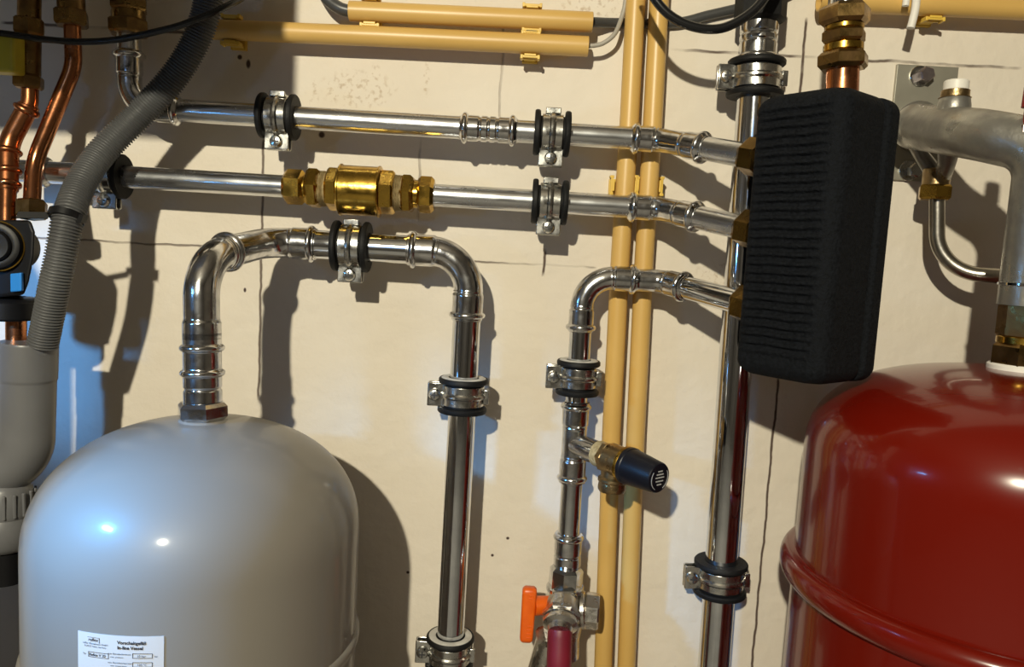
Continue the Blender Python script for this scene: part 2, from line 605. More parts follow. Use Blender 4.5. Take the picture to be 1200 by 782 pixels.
vsec('threaded_neck', 483, 492, 17, 24, BRASS)
vsec('compression_nut', 489, 509, 22, 6, BRASS, 0.15, 0.003)

# --- lower exchanger pipe
pc = Path([(887, 360, .140), (778, 330, .05), (684, 324, .05), (664, 668, .05)], [0.022, 0.030])
tcx = run_thing('chrome_pipe', 'chrome pipe bending down from the black exchanger to the orange-handled valve', 'pipe', pc)
part('pipe', pc.tube(0.004, pc.s(665, 650), R22), CHROME, tcx)
end_nut(pc, 858, 352, tcx, sg=-1)
s0, s1 = pc.s(806, 338), pc.s(744, 328)
fitting(pc, s0, s1, R22, tcx, (s0 + .006,), (s0 + .026,), body=(s0 + .026, s1))
s0, s1 = pc.s(747, 328), pc.s(677.5, 389)
fitting(pc, s0, s1, R22, tcx, (s0 + .005, s1 - .005), (s0 + .024, s1 - .024), body=(s0 + .024, s1 - .024))
s0, s1 = pc.s(672.5, 470), pc.s(668.5, 566)
tee = fitting(pc, s0, s1, R22, tcx, (s0 + .006, s1 - .006), (s0 + .026, s1 - .026), name='press_tee', body=(s0 + .026, s1 - .026), wall=.0026)
TEE0 = pc.pos(pc.s(670.5, 520))
TEE1 = P(773, 561, .140)
tdir = (TEE1 - TEE0).normalized()
mb = MB()
mb.sweep([TEE0, TEE0 + tdir * 0.038], 0.0118, 28)
part('tee_branch', mb, FITTING, tcx)
s0, s1 = pc.s(666.5, 624), pc.s(664.5, 664)
fitting(pc, s0, s1, R22, tcx, (s0 + .005,), (s0 + .024,), name='press_adapter', wall=.0032)

# --- safety valve
ts = thing('safety_valve', 'brass safety valve with a black cap sticking out from the chrome tee', 'valve', TEE0 + tdir * 0.05)
def along(a, b, r, name, m, n=28, ch=0.0012, ph=0.0, parent=None, r2=None):
    mb = MB()
    if r2 is None:
        mb.prism(TEE0 + tdir * a, TEE0 + tdir * b, r, n, ch, ph)
    else:
        L = b - a
        mb.lathe(TEE0 + tdir * a, tdir, [(0, r - .001), (.001, r), (L * .12, r), (L * .14, r - .0006), (L - .0025, r2), (L - .0008, r2 - .0008), (L, r2 - .003)], n)
    return part(name, mb, m, parent or ts, 30)
LT = (TEE1 - TEE0).length
along(0.034, 0.045, 0.0128, 'threaded_neck', HEMP, 28)
along(0.043, 0.052, 0.0150, 'hex_end', BRONZE, 6, 0.002, 0.4)
along(0.050, LT - 0.040, 0.0152, 'valve_body', BRONZE, 28, 0.002)
along(LT - 0.044, LT - 0.039, 0.0178, 'bonnet_ring', BRASS, 32, 0.001)
cap = along(LT - 0.040, LT, 0.0180, 'cap', NAVYCAP, 40, parent=ts, r2=0.0145)
cap['label'] = 'ribbed black plastic cap'
mb = MB()
# pale print on the cap face: an arc and short text bars
cu = (Z - tdir * Z.dot(tdir)).normalized()
cw = tdir.cross(cu)
fc = TEE0 + tdir * (LT + 0.0002)
mb.arc_band(fc, tdir, -cu, 0.0107, 0.0113, 0.0004, -2.2, -0.5, 24)
mb.arc_band(fc, tdir, -cu, 0.0107, 0.0113, 0.0004, 0.5, 2.2, 24)
for row, (yy, wds) in enumerate(((.008, (.003, .003)), (.0045, (.002, .004, .003)), (.001, (.005, .003, .004)), (-.003, (.003, .004, .003)), (-.0068, (.003, .003)))):
    xx = -sum(wds) / 2 - 0.0007 * (len(wds) - 1) / 2
    for w_ in wds:
        mb.box(fc + cu * (yy * .85) + cw * ((xx + w_ / 2) * .85), cw, cu, tdir, w_ * .85, 0.0012, 0.0004)
        xx += w_ + 0.0007
part('cap_print', mb, GREYINK, cap, 0)
odir = (-Z - tdir * (-Z).dot(tdir) * 0.3).normalized()
oc = TEE0 + tdir * 0.057
mb = MB()
mb.lathe(oc, -Z, [(0, .0115), (.016, .0115), (.018, .0140), (.0205, .0142), (.022, .0130), (.026, .0136), (.029, .0136), (.031, .0125), (.031, .0095), (.018, .0090)], 32)
part('outlet', mb, BRONZE, ts)

# --- tank feed pipe
DT = 0.055
TG = 0.175
pd = Path([(238, 485, TG), (235.5, 303, TG - .005), (316, 283.5, .056), (551, 297, DT), (522, 860, DT)], [0.040, 0.030, 0.038])
td = run_thing('chrome_pipe', 'thick chrome pipe rising from the grey tank, over and down the wall', 'pipe', pd)
part('pipe', pd.tube(pd.s(238, 455), pd.L, R28), CHROME, td)
s0, s1 = pd.s(237, 472), pd.s(236, 384)
fitting(pd, s0, s1, R28, td, (pd.s(236.5, 438), pd.s(236.5, 408)), (pd.s(236.8, 455), s1 - .002), name='press_adapter')
s0, s1 = pd.s(236, 400), pd.s(272, 301)
fitting(pd, s0, s1, R28, td, (s1 - .006,), (s1 - .014,), body=(s0 + .015, s1 - .014))
s0, s1 = pd.s(270, 302), pd.s(372, 287)
fitting(pd, s0, s1, R28, td, (s1 - .006,), (s1 - .026,), body=(s0, s1 - .026))
s0, s1 = pd.s(477, 292), pd.s(550.5, 376)
fitting(pd, s0, s1, R28, td, (s0 + .006, s1 - .006), (s0 + .028, s1 - .028), body=(s0 + .028, s1 - .028))
hexnut(P(238, 491, TG), P(237.5, 471, TG), 0.0215, td, FITTING, 'hex_nut', 6, 0.5, 0.003)

# --- right riser
pe = Path([(895, -40, .045), (835, 800, .045)], [])
te = run_thing('chrome_pipe', 'tall thick chrome riser standing behind the black exchanger', 'pipe', pe)
part('pipe', pe.tube(0, pe.L, R35, 32), CHROME, te)
s0, s1 = pe.s(890, 26), pe.s(886, 78)
fitting(pe, s0, s1, R35, te, (s1 - .007,), (s0 + .012, s1 - .022), name='press_coupling')
s0, s1 = pe.s(893, -15), pe.s(890.5, 28)
mb = MB()
mb.prism(pe.pos(s0), pe.pos(s1), R35 + .008, 8, .003, 0.2)
part('dark_union', mb, RUBBER, te, label='black rubber covered union on the riser top')

# ------------------------------------------------------------------ pipe clamps
def clamp(path, px, py, R, label, ear, toplit=True):
    s = path.s(px, py)
    c = path.pos(s)
    t = path.tan(s)
    yv = (Y - t * Y.dot(t)).normalized()
    if ear == 'down':
        if t.x < 0:
            t = -t
        zv = t.cross(yv)      # up
    else:
        if t.z > 0:
            t = -t
        zv = t.cross(yv)      # to the right
        if zv.x < 0:
            zv = -zv
    e = -zv                    # ear direction
    root = thing('pipe_clamp', label, 'clamp', c, 'rubber lined pipe clamps on the wall')
    w = 0.0200
    rb = MB()
    rb.lathe(c - t * 0.0175, t, [(0, R + .0003), (0, R + .0100), (.0012, R + .0110), (.0042, R + .0110), (.0054, R + .0098), (.0058, R + .0052),
                                 (.0292, R + .0052), (.0296, R + .0098), (.0308, R + .0110), (.0338, R + .0110), (.0350, R + .0100), (.0350, R + .0003)], 48, cap=False)
    lin = part('rubber_liner', rb, RUBBER, root, 40)
    if ear == 'left' and toplit:
        db = MB()  # pale ring stands for light striking the top of the liner
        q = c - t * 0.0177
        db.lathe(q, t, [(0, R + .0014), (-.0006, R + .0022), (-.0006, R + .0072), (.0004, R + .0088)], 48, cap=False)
        part('lit_liner_lip', db, LITRUBBER, lin, 40, label='upper lip of the liner, light from above painted pale')
    bd = MB()
    bd.arc_band(c, t, e, R + .0054, R + .0074, w, 0.16, 2 * math.pi - 0.16, 48)
    bn = part('band', bd, ZINC, root, 40, 0.0005)
    v2 = t.cross(e).normalized()
    bb = MB()
    pts = []
    for k in range(41):
        a = 0.32 + (2 * math.pi - 0.64) * k / 40
        pts.append(c + (e * math.cos(a) + v2 * math.sin(a)) * (R + .0068))
    bb.sweep(pts, 0.0032, 10)
    part('stiffening_bead', bb, ZINC, bn)
    for sg in (-1, 1):
        er = MB()
        q = c + e * (R + .0125) - yv * (sg * 0.0046)
        er.box(q, t, yv, e, .0240, 0.0020, 0.0175)
        er.box(q + e * .0080 + yv * (sg * .0012), t, yv, e, .0240, 0.0040, 0.0020)
        part('ear', er, ZINC, root, 30, 0.0009)
    sc = MB()
    o = c + e * (R + .0138)
    sc.lathe(o + yv * .010, -yv, [(0, .0026), (.0152, .0026), (.0156, .0058), (.0175, .0061), (.0196, .0048), (.0202, .0026)], 24)
    sw = part('screw', sc, ZINC, root, 40)
    sl = MB()
    fr = o - yv * 0.0103
    h1, h2, h3 = .0034, .0007, .0008
    pl = [(-h2, -h1), (h2, -h1), (h2, -h2), (h1, -h2), (h1, h2), (h2, h2), (h2, h1), (-h2, h1), (-h2, h2), (-h1, h2), (-h1, -h2), (-h2, -h2)]
    sl.prism_poly([fr + t * a + e * b for a, b in pl], [fr + t * a + e * b - yv * .0004 for a, b in pl])
    part('screw_slot', sl, INK, sw, 0)
    hk = MB()
    q = c + zv * (R + .0088)
    hk.box(q, t, yv, zv, 0.0150, 0.0130, 0.0032)
    hk.box(q - yv * .0062 + zv * 0.0010, t, yv, zv, 0.0150, 0.0026, 0.0058)
    part('hook_tab', hk, ZINC, root, 30, 0.0008)
    # boss nut and stud into the wall
    st = MB()
    st.prism(c + yv * (R + .0070), c + yv * (R + .0140), .0075, 6, .0008)
    wd = -(c.y + R * 0)  # distance to wall
    st.lathe(c + yv * (R + .012), Y, [(0, .004), (max(.001, wd - R - .012 + .02), .004)], 16)
    part('stud', st, ZINC, root, 30)
    return root

clamp(pa, 326, 139, R22, 'clamp on the left half of the upper chrome pipe, at the shadow edge', 'down')
clamp(pa, 647, 158, R22, 'clamp on the upper chrome pipe right of its coupling', 'down')
clamp(pb, 125, 206, R22, 'dark clamp on the left end of the middle chrome pipe behind grey hose', 'down')
clamp(pb, 644, 238, R22, 'clamp on the middle chrome pipe right of the brass check valve', 'down')
clamp(pd, 412, 288, R28, 'clamp on the thick horizontal pipe right under the brass check valve', 'down')
clamp(pd, 544.5, 463, R28, 'clamp high on the thick chrome pipe between grey tank and safety valve', 'left')
clamp(pd, 527, 764, R28, 'clamp at the bottom of the frame on the thick chrome pipe', 'left')
clamp(pc, 675, 442, R22, 'clamp on the thin vertical pipe above the safety valve tee', 'left')
clamp(pe, 885, 92, R35, 'clamp on the riser top just above the black exchanger', 'left', False)
clamp(pe, 845, 676, R35, 'clamp low on the riser left of the red tank', 'left', False)

# ------------------------------------------------------------------ heat exchanger in foam shell
PHI = math.radians(52)
e1 = V((math.cos(PHI), -math.sin(PHI), 0))       # pipe direction: right, out of the wall
e2 = V((math.sin(PHI), math.cos(PHI), 0))        # away to the right
HU, HV = 0.080, 0.088
CORN = P(872, 265, .168)                          # vertical edge next to the nuts
ZT, ZB = P(893, 112, .168).z, P(863, 437, .168).z
def rrect(u0, u1, v0, v1, rs, n=8):
    """cross section in (u, v): corner radii for (u0,v0),(u1,v0),(u1,v1),(u0,v1), edges densely sampled"""
    pts = []
    cs = [(u0, v0, rs[0], 180), (u1, v0, rs[1], 270), (u1, v1, rs[2], 0), (u0, v1, rs[3], 90)]
    for (cx, cy, r, a0) in cs:
        ox = cx + (r if cx == u0 else -r)
        oy = cy + (r if cy == v0 else -r)
        for k in range(n + 1):
            a = math.radians(a0 + 90 * k / n)
            pts.append((ox + r * math.cos(a), oy + r * math.sin(a)))
    # densify long edges
    out = []
    for i in range(len(pts)):
        a, b = pts[i], pts[(i + 1) % len(pts)]
        d = math.dist(a, b)
        m = max(1, int(d / 0.004))
        for k in range(m):
            out.append((a[0] + (b[0] - a[0]) * k / m, a[1] + (b[1] - a[1]) * k / m))
    return out
def shell(u0, u1, v0, v1, rs, ribs):
    mb = MB()
    sec = rrect(u0, u1, v0, v1, rs)
    hgt = ZT - ZB
    rows = int(hgt / 0.0009)
    er = 0.013
    prev = first = None
    cu_, cv_ = (u0 + u1) / 2, (v0 + v1) / 2
    for i in range(rows + 1):
        z = ZB + hgt * i / rows
        e = min(z - ZB, ZT - z)
        ins = 0.0 if e >= er else er - math.sqrt(max(0, er * er - (er - e) ** 2))
        ids = []
        for (u, v) in sec:
            uu = u + (ins if u < cu_ else -ins) * min(1, abs(u - cu_) / (u1 - u0) * 2.2)
            vv = v
            if not ribs or v < cv_:
                vv = v + (ins if v < cv_ else -ins) * min(1, abs(v - cv_) / (v1 - v0) * 2.2) * (1 if (v < cv_) == bool(ribs) else 0.0)
            off = 0.0
            if ribs and v < v0 + 0.006:
                m = max(0.0, min(1.0, (u - u0 - .002) / .010)) * max(0.0, min(1.0, (u1 - .009 - u) / .008))
                mz = max(0.0, min(1.0, (z - ZB - .016) / .010)) * max(0.0, min(1.0, (ZT - .010 - z) / .006))
                sq = math.sin(2 * math.pi * z / 0.0073 + 0.25 * math.sin(u * 160))
                off = 0.0019 * m * mz * max(-0.8, min(0.8, sq * 1.3)) * (1 + .25 * math.sin(u * 410 + z * 900))
            p = CORN + e1 * uu + e2 * (vv - off)
            p = V((p.x, p.y, z))
            ids.append(len(mb.v))
            mb.v.append(p)
        if prev:
            mb.bridge(prev, ids)
        else:
            first = ids
        prev = ids
    mb.f.append(tuple(reversed(first)))
    mb.f.append(tuple(prev))
    return mb
th = thing('heat_exchanger', 'black foam-insulated plate heat exchanger with a ribbed side', 'heat exchanger', CORN + e1 * HU / 2 + e2 * HV / 2 + V((0, 0, ZB - CORN.z)))
part('front_shell', shell(0, HU + .001, 0, HV * .70, (.009, .013, .006, .006), True), FOAM, th, 50)
part('rear_shell', shell(-.0005, HU + .0025, HV * .715, HV, (.003, .004, .012, .012), False), FOAM, th, 50)

# copper tail and brass compression fitting above
CPX = 987
tcu = thing('copper_connector', 'copper stub with stacked brass hex nuts rising from the black exchanger', 'pipe fitting', P(CPX, 112, .165))
mb = MB()
mb.sweep([P(986, 122, .165), P(990, 20, .165)], 0.0130, 28)
part('copper_stub', mb, COPPER, tcu)
def cfit(y0, y1, hp, n, m, name, ph=0.2, ch=0.002):
    f = lambda y: P(990.5 - (y) * 0.040, y, .165)
    mb = MB()
    mb.prism(f(y1), f(y0), hp * mpp(.165), n, ch, ph)
    part(name, mb, m, tcu, 30)
cfit(62, 82, 28.5, 6, DARKBRASS, 'compression_nut', 0.5, 0.003)
cfit(50, 63, 21.5, 28, BRASS, 'threaded_neck')
cfit(36, 51, 24.5, 6, DARKBRASS, 'hex_collar', 0.5)
cfit(28, 38, 21, 28, BRASS, 'threaded_neck')
cfit(7, 30, 28, 6, DARKBRASS, 'compression_nut', 0.4, 0.003)
mb = MB()
mb.sweep([P(990, 10, .165), P(993, -40, .165)], 0.0132, 28)
part('chrome_stub', mb, CHROME, tcu, label='chrome pipe end above the brass nuts')

# ------------------------------------------------------------------ yellow conduits, clips and cables
RC = 0.0098
def conduit(pts, label, cap_dark=True, r=RC):
    pth = Path(pts, 0.5)
    mb = MB()
    ss = [pth.L * k / 60 for k in range(61)]
    pp = [pth.pos(q) for q in ss]
    n = 28
    # hollow tube: outer, then lip, then inner
    mb.sweep([pp[-1] - (pp[-1] - pp[-2]).normalized() * .02] + [pp[-1]] + list(reversed(pp)) + [pp[0] + (pp[1] - pp[0]).normalized() * .02],
             [r - .0015, r - .0015] + [r] * len(pp) + [r - .0015], n, cap=False) if False else None
    mb.sweep(pp, r, n, cap=False)
    inner = MB()
    for a, b in ((pp[0], pp[1]), (pp[-1], pp[-2])):
        t = (b - a).normalized()
        mb.lathe(a, t, [(0, r), (-.0004, r - .0006), (-.0003, r - .0018), (.012, r - .0018)], n, cap=False)
        mb.lathe(a + t * .012, t, [(0, r - .0018), (.0001, .0001)], n, cap=False)
    return single('cable_conduit', mb, YELLOWPL, label, 'conduit', pp[0], 'yellow cable conduits', 40)
DC = 0.021
conduit([(747, -40, DC), (737, 150, DC), (727, 300, DC), (716.5, 505, DC), (705, 830, DC)], 'left one of the two upright yellow conduits')
conduit([(774.5, -40, DC), (764.5, 150, DC), (755, 300, DC), (745, 505, DC), (732, 830, DC)], 'right one of the two upright yellow conduits, behind the black valve cap')
conduit([(410, 13, .025), (550, 19.5, .025), (694, 26, .025)], 'shorter horizontal yellow conduit at the top, with dark cable in its end')
conduit([(240, 34, .025), (450, 43, .025), (689, 54.5, .025)], 'longer horizontal yellow conduit at the top, half in shadow, under the other')
conduit([(960, 1.5, .025), (1100, 7, .025), (1260, 14, .025)], 'horizontal yellow conduit at the top right above the steel plate')

def clip(px, py, d, horiz, label, r=RC):
    """saddle clip: base plate on the wall, two jaws with I-shaped lips at the conduit's sides"""
    c = P(px, py, d)
    along_ = (X * 1.0) if horiz else V((0, 0, 1))
    side = V((0, 0, 1)) if horiz else X
    mb = MB()
    out = -Y
    base_y = -0.0025
    mb.box(V((c.x, base_y, c.z)), along_, side, out, .016, 2 * r + .008, .005)
    for sg in (-1, 1):
        q = V((c.x, 0, c.z)) + side * (sg * (r + .0016))
        hgt = d + 0.0045
        mb.box(q + out * (hgt / 2), along_, side, out, .012, .0024, hgt)
        # lips: two crossbars with bulged ends
        for oo in (hgt - .002, hgt - .009):
            mb.box(q + out * oo + side * (sg * .0016), along_, side, out, .018, .0026, .0026)
        for xo in (-.0085, .0085):
            mb.box(q + along_ * xo + out * (hgt - .0055) + side * (sg * .0018), along_, side, out, .0026, .0042, .0098)
    return single('conduit_clip', mb, CLIPPL, label, 'clip', V((c.x, -.001, c.z)), 'yellow conduit clips', 0, 0.0005)
clip(434, 14, .025, True, 'yellow clip near the left end of the shorter top conduit')
clip(623, 23, .025, True, 'yellow clip near the right end of the shorter top conduit')
clip(271, 35.5, .025, True, 'shadowed yellow clip on the left end of the longer top conduit')
clip(622, 51.5, .025, True, 'yellow clip near the right end of the longer top conduit')
clip(1096, 7, .025, True, 'yellow clip on the top right conduit above the steel plate')
clip(731.5, 218, .021, False, 'yellow clip on the left upright conduit between the upper chrome pipes')
clip(760, 218, .021, False, 'yellow clip on the right upright conduit between the upper chrome pipes')

def smooth_path(pts, n=14):
    q = [P(*p) for p in pts]
    out = []
    for i in range(len(q) - 1):
        p0, p1, p2, p3 = q[max(0, i - 1)], q[i], q[i + 1], q[min(len(q) - 1, i + 2)]
        for k in range(n):
            t = k / n
            out.append(0.5 * ((2 * p1) + (p2 - p0) * t + (2 * p0 - 5 * p1 + 4 * p2 - p3) * t * t + (3 * p1 - p0 - 3 * p2 + p3) * t ** 3))
    out.append(q[-1])
    return out
def cable(pts, r, m, label, name='cable', cat='cable', n=12):
    mb = MB()
    pp = smooth_path(pts)
    mb.sweep(pp, r, n)
    return single(name, mb, m, label, cat, pp[0])
cable([(745, -45, .10), (763, -8, .10), (785, 18, .10), (815, 32, .10), (846, 33, .10), (876, 18, .10), (897, -4, .10), (915, -40, .10)], .0043, CABLEBLK,
      'glossy black cable hanging in a loop at the top right of the yellow conduits')
cable([(-40, 34, .118), (10, 40, .118), (50, 46, .118), (95, 49, .116), (140, 46, .114), (200, 33, .112), (232, 22, .110), (258, 11, .104), (285, -4, .08), (300, -25, .05), (312, -60, .012)], .0030, CABLEBLK,
      'thin black cable sagging across the dark top left corner')
cable([(425, 14, .025), (410, 13, .025), (397, 9, .025), (384, -1, .024), (372, -20, .024)], .0062, CABLEDGR, 'thick dark grey cable curving out of the shorter conduit left end')
cable([(672, 25, .022), (694, 26, .018), (725, 27, .0058), (790, 27, .0055), (830, 18, .0055), (872, 8, .0055), (920, -6, .0055), (960, -30, .0055)], .0050, CABLEDGR,
      'dark grey cable running behind the upright conduits to the riser')
cable([(678, 54, .023), (690, 54, .025), (706, 51, .026), (720, 40, .026), (728, 22, .02), (733, 2, .02), (736, -30, .02)], .0023, CABLEGRY,
      'thin light grey cable curving up out of the longer conduit end')
cable([(1076, -40, .04), (1074, -8, .04), (1073, 8, .042), (1070, 22, .043), (1067, 33, .043)], .0038, CABLEWHT, 'longer white cable end dangling over the top right conduit')
cable([(1063, -40, .04), (1063, -10, .04), (1062, 0, .041), (1061, 7, .041)], .0032, CABLEWHT, 'shorter white cable end dangling over the top right conduit')

# ------------------------------------------------------------------ grey tank
def tank_body(o, R, zneck, zsh, zbot, r0, n_exp=2.25, steps=26):
    H_ = zneck - zsh
    prof = []
    for k in range(steps + 1):
        a = (math.pi / 2) * k / steps
        rr = R * (max(0, math.sin(a)) ** (2 / n_exp))
        zz = zsh + H_ * (max(0, math.cos(a)) ** (2 / n_exp))
        if rr < r0:
            continue
        prof.append((zz, rr))
    prof = [(prof[0][0], r0)] + prof
    prof += [(zsh - (zsh - zbot - .08) * k / 6, R) for k in range(1, 7)]
    for k in range(1, 17):
        a = (math.pi / 2) * k / 16
        prof.append((zbot + .08 - .08 * max(0, math.sin(a)) ** .9, max(.02, R * max(0, math.cos(a)) ** .8)))
    mb = MB()
    mb.lathe(V((o.x, o.y, 0)), Z, prof, 96)
    return mb

def ray_cyl(px, py, o, R):
    r = ray(px, py)
    dx, dy = CAM.x - o.x, CAM.y - o.y
    a = r.x ** 2 + r.y ** 2
    b = 2 * (dx * r.x + dy * r.y)
    c = dx * dx + dy * dy - R * R
    t = (-b - math.sqrt(max(0, b * b - 4 * a * c))) / (2 * a)
    p = CAM + r * t
    return math.atan2(p.y - o.y, p.x - o.x), p.z

RG = 0.1345
og = P(238, 492, TG)
zsg = P(425, 622, .150).z
tg = thing('expansion_tank', 'light grey dome-topped expansion tank with a white sticker', 'tank', V((og.x, og.y, 0)))
gb = part('tank_body', tank_body(og, RG, og.z, zsg, 0.19, 0.014, 2.22), TANKGREY, tg, 60)
zr = P(418, 738, .150).z
mb = MB()
mb.lathe(V((og.x, og.y, zr)), Z, [(-.006, RG - .001), (-.005, RG + .0022), (0, RG + .0034), (.005, RG + .0022), (.006, RG - .001)], 96, cap=False)
part('weld_seam', mb, TANKGREY, gb, 60)
mb = MB()
mb.lathe(V((og.x, og.y, og.z - .003)), Z, [(0, .021), (.003, .0195), (.004, .0185), (.004, .008)], 40, cap=False)
part('neck_seat', mb, TANKGREY, tg, 40)
for k in range(3):
    a = math.radians(60 + 120 * k)
    mb = MB()
    d_ = V((math.cos(a), math.sin(a), 0))
    t_ = V((-math.sin(a), math.cos(a), 0))
    base = V((og.x, og.y, 0)) + d_ * (RG - .03)
    mb.prism_poly([base + t_ * .02 + d_ * .01, base - t_ * .02 + d_ * .01, base - t_ * .02 + d_ * .014, base + t_ * .02 + d_ * .014],
                  [base + t_ * .028 + d_ * .01 + Z * .24, base - t_ * .028 + d_ * .01 + Z * .24, base - t_ * .028 + d_ * .014 + Z * .24, base + t_ * .028 + d_ * .014 + Z * .24])
    part('leg', mb, TANKGREY, tg, 0, 0.001)
# sticker
a0, z0 = ray_cyl(92, 737, og, RG)
a1, z1 = ray_cyl(192.5, 747.5, og, RG)
zst = (z0 + z1) / 2
hst = 0.095
def on_cyl(a, z, off):
    return V((og.x + (RG + off) * math.cos(a), og.y + (RG + off) * math.sin(a), z))
mb = MB()
NS = 24
for off in (.0001, .0005):
    for zz in (zst, zst - hst):
        for k in range(NS + 1):
            mb.v.append(on_cyl(a0 + (a1 - a0) * k / NS, zz, off))
n1 = NS + 1
for k in range(NS):
    mb.f.append((2 * n1 + k, 2 * n1 + k + 1, 3 * n1 + k + 1, 3 * n1 + k))
    mb.f.append((k, k + 1, 2 * n1 + k + 1, 2 * n1 + k))
    mb.f.append((n1 + k, 3 * n1 + k, 3 * n1 + k + 1, n1 + k + 1))
stk = part('sticker', mb, STICKER, tg, 40, label='white rating sticker with black print')
wst = (a1 - a0) * RG
hpx = hst
def text_on(body, x, y, size, bold=0.0, shear=0.0, mb=None):
    cu = bpy.data.curves.new('print_text', 'FONT')
    cu.body = body
    cu.size = size
    cu.offset = bold
    cu.shear = shear
    cu.resolution_u = 3
    ob = bpy.data.objects.new('print_text', cu)
    COL.objects.link(ob)
    dg = bpy.context.evaluated_depsgraph_get()
    me = bpy.data.meshes.new_from_object(ob.evaluated_get(dg))
    i0 = len(mb.v)
    for v in me.vertices:
        mb.v.append(on_cyl(a0 + (x + v.co.x) / RG, zst - y + v.co.y, .0008))
    for p in me.polygons:
        mb.f.append(tuple(i0 + k for k in p.vertices))
    bpy.data.objects.remove(ob)
    bpy.data.meshes.remove(me)
    bpy.data.curves.remove(cu)
def bar(mb, x, y, w, h):
    i0 = len(mb.v)
    m = max(1, int(w / .004))
    for k in range(m + 1):
        mb.v.append(on_cyl(a0 + (x + w * k / m) / RG, zst - y, .0008))
        mb.v.append(on_cyl(a0 + (x + w * k / m) / RG, zst - y - h, .0008))
    for k in range(m):
        mb.f.append((i0 + 2 * k, i0 + 2 * k + 1, i0 + 2 * k + 3, i0 + 2 * k + 2))
def frame_box(mb, x, y, w, h, t=.0004):
    bar(mb, x, y, w, t)
    bar(mb, x, y + h - t, w, t)
    bar(mb, x, y, t, h)
    bar(mb, x + w - t, y, t, h)
mb = MB()
u = wst / 100.0
text_on('Vorschaltgefäß', 49 * u, 9.6 * u, 5.4 * u, .00012, 0, mb)
text_on('In-line Vessel', 49 * u, 15.6 * u, 5.4 * u, .00012, 0, mb)
text_on('reflex', 14 * u, 9.3 * u, 5.2 * u, .00006, 0.15, mb)
bar(mb, 13 * u, 4.6 * u, 14 * u, .5 * u)
bar(mb, 27.4 * u, 4.6 * u, .7 * u, 6.5 * u)
text_on('reflex Winkelmann GmbH', 7 * u, 13.2 * u, 2.9 * u, 0, 0, mb)
text_on('D-59227 Ahlen, Germany', 9 * u, 16.4 * u, 2.6 * u, 0, 0, mb)
frame_box(mb, 14 * u, 22 * u, 25 * u, 6.4 * u)
text_on('Reflex V 20', 15 * u, 26.8 * u, 4.3 * u, .00005, 0.1, mb)
text_on('Typ', 7 * u, 26 * u, 2.6 * u, 0, 0, mb)
text_on('max. Betriebsüberdruck', 38 * u, 22.4 * u, 2.7 * u, 0, 0, mb)
text_on('max. pressure', 41 * u, 26.2 * u, 2.6 * u, 0, 0, mb)
frame_box(mb, 66 * u, 20 * u, 22 * u, 6 * u)
text_on('10 bar', 71 * u, 24.6 * u, 3.8 * u, 0, 0, mb)
text_on('bar', 90 * u, 24.6 * u, 2.8 * u, 0, 0, mb)
text_on('max. Betriebstemperatur', 38 * u, 33 * u, 2.7 * u, 0, 0, mb)
text_on('max. temperature', 41 * u, 36.6 * u, 2.6 * u, 0, 0, mb)
frame_box(mb, 66 * u, 30.5 * u, 22 * u, 6 * u)
text_on('120 °C', 71 * u, 35 * u, 3.8 * u, 0, 0, mb)
part('sticker_print', mb, INK, stk, 0)

# ------------------------------------------------------------------ red tank
RR_ = 0.160
orr = P(1194, 433, .187)
tr = thing('expansion_tank', 'glossy red expansion tank with a rim flange round its middle', 'tank', V((orr.x, orr.y, 0)))
zshr = P(944, 522, .130).z
part('tank_body', tank_body(orr, RR_, orr.z, zshr, 0.16, 0.016, 2.45), TANKRED, tr, 60)
zrim = P(922, 648, .130).z
mb = MB()
prof = [(.013, RR_ - .001), (.0115, RR_ + .0010), (.0118, RR_ + .0035)]
for k in range(13):
    a = math.pi / 2 - math.pi * k / 12
    prof.append((.0115 * math.sin(a), RR_ + .0045 + .0075 * math.cos(a)))
prof += [(-.0118, RR_ + .003), (-.016, RR_ - .001)]
mb.lathe(V((orr.x, orr.y, zrim)), Z, prof, 96, cap=False)
part('rim_flange', mb, TANKRED, tr, 50)
for k in range(3):
    a = math.radians(60 + 120 * k)
    mb = MB()
    d_ = V((math.cos(a), math.sin(a), 0))
    t_ = V((-math.sin(a), math.cos(a), 0))
    base = V((orr.x, orr.y, 0)) + d_ * (RR_ - .04)
    mb.prism_poly([base + t_ * .02 + d_ * .01, base - t_ * .02 + d_ * .01, base - t_ * .02 + d_ * .014, base + t_ * .02 + d_ * .014],
                  [base + t_ * .028 + d_ * .01 + Z * .22, base - t_ * .028 + d_ * .01 + Z * .22, base - t_ * .028 + d_ * .014 + Z * .22, base + t_ * .028 + d_ * .014 + Z * .22])
    part('leg', mb, TANKRED, tr, 0, 0.001)
mb = MB()
mb.lathe(orr - Z * .004, Z, [(0, .0235), (.007, .0235), (.0085, .0220), (.0085, .010)], 40, cap=False)
part('neck_collar', mb, WHITEPL, tr, 40, label='white plastic collar at the tank neck')
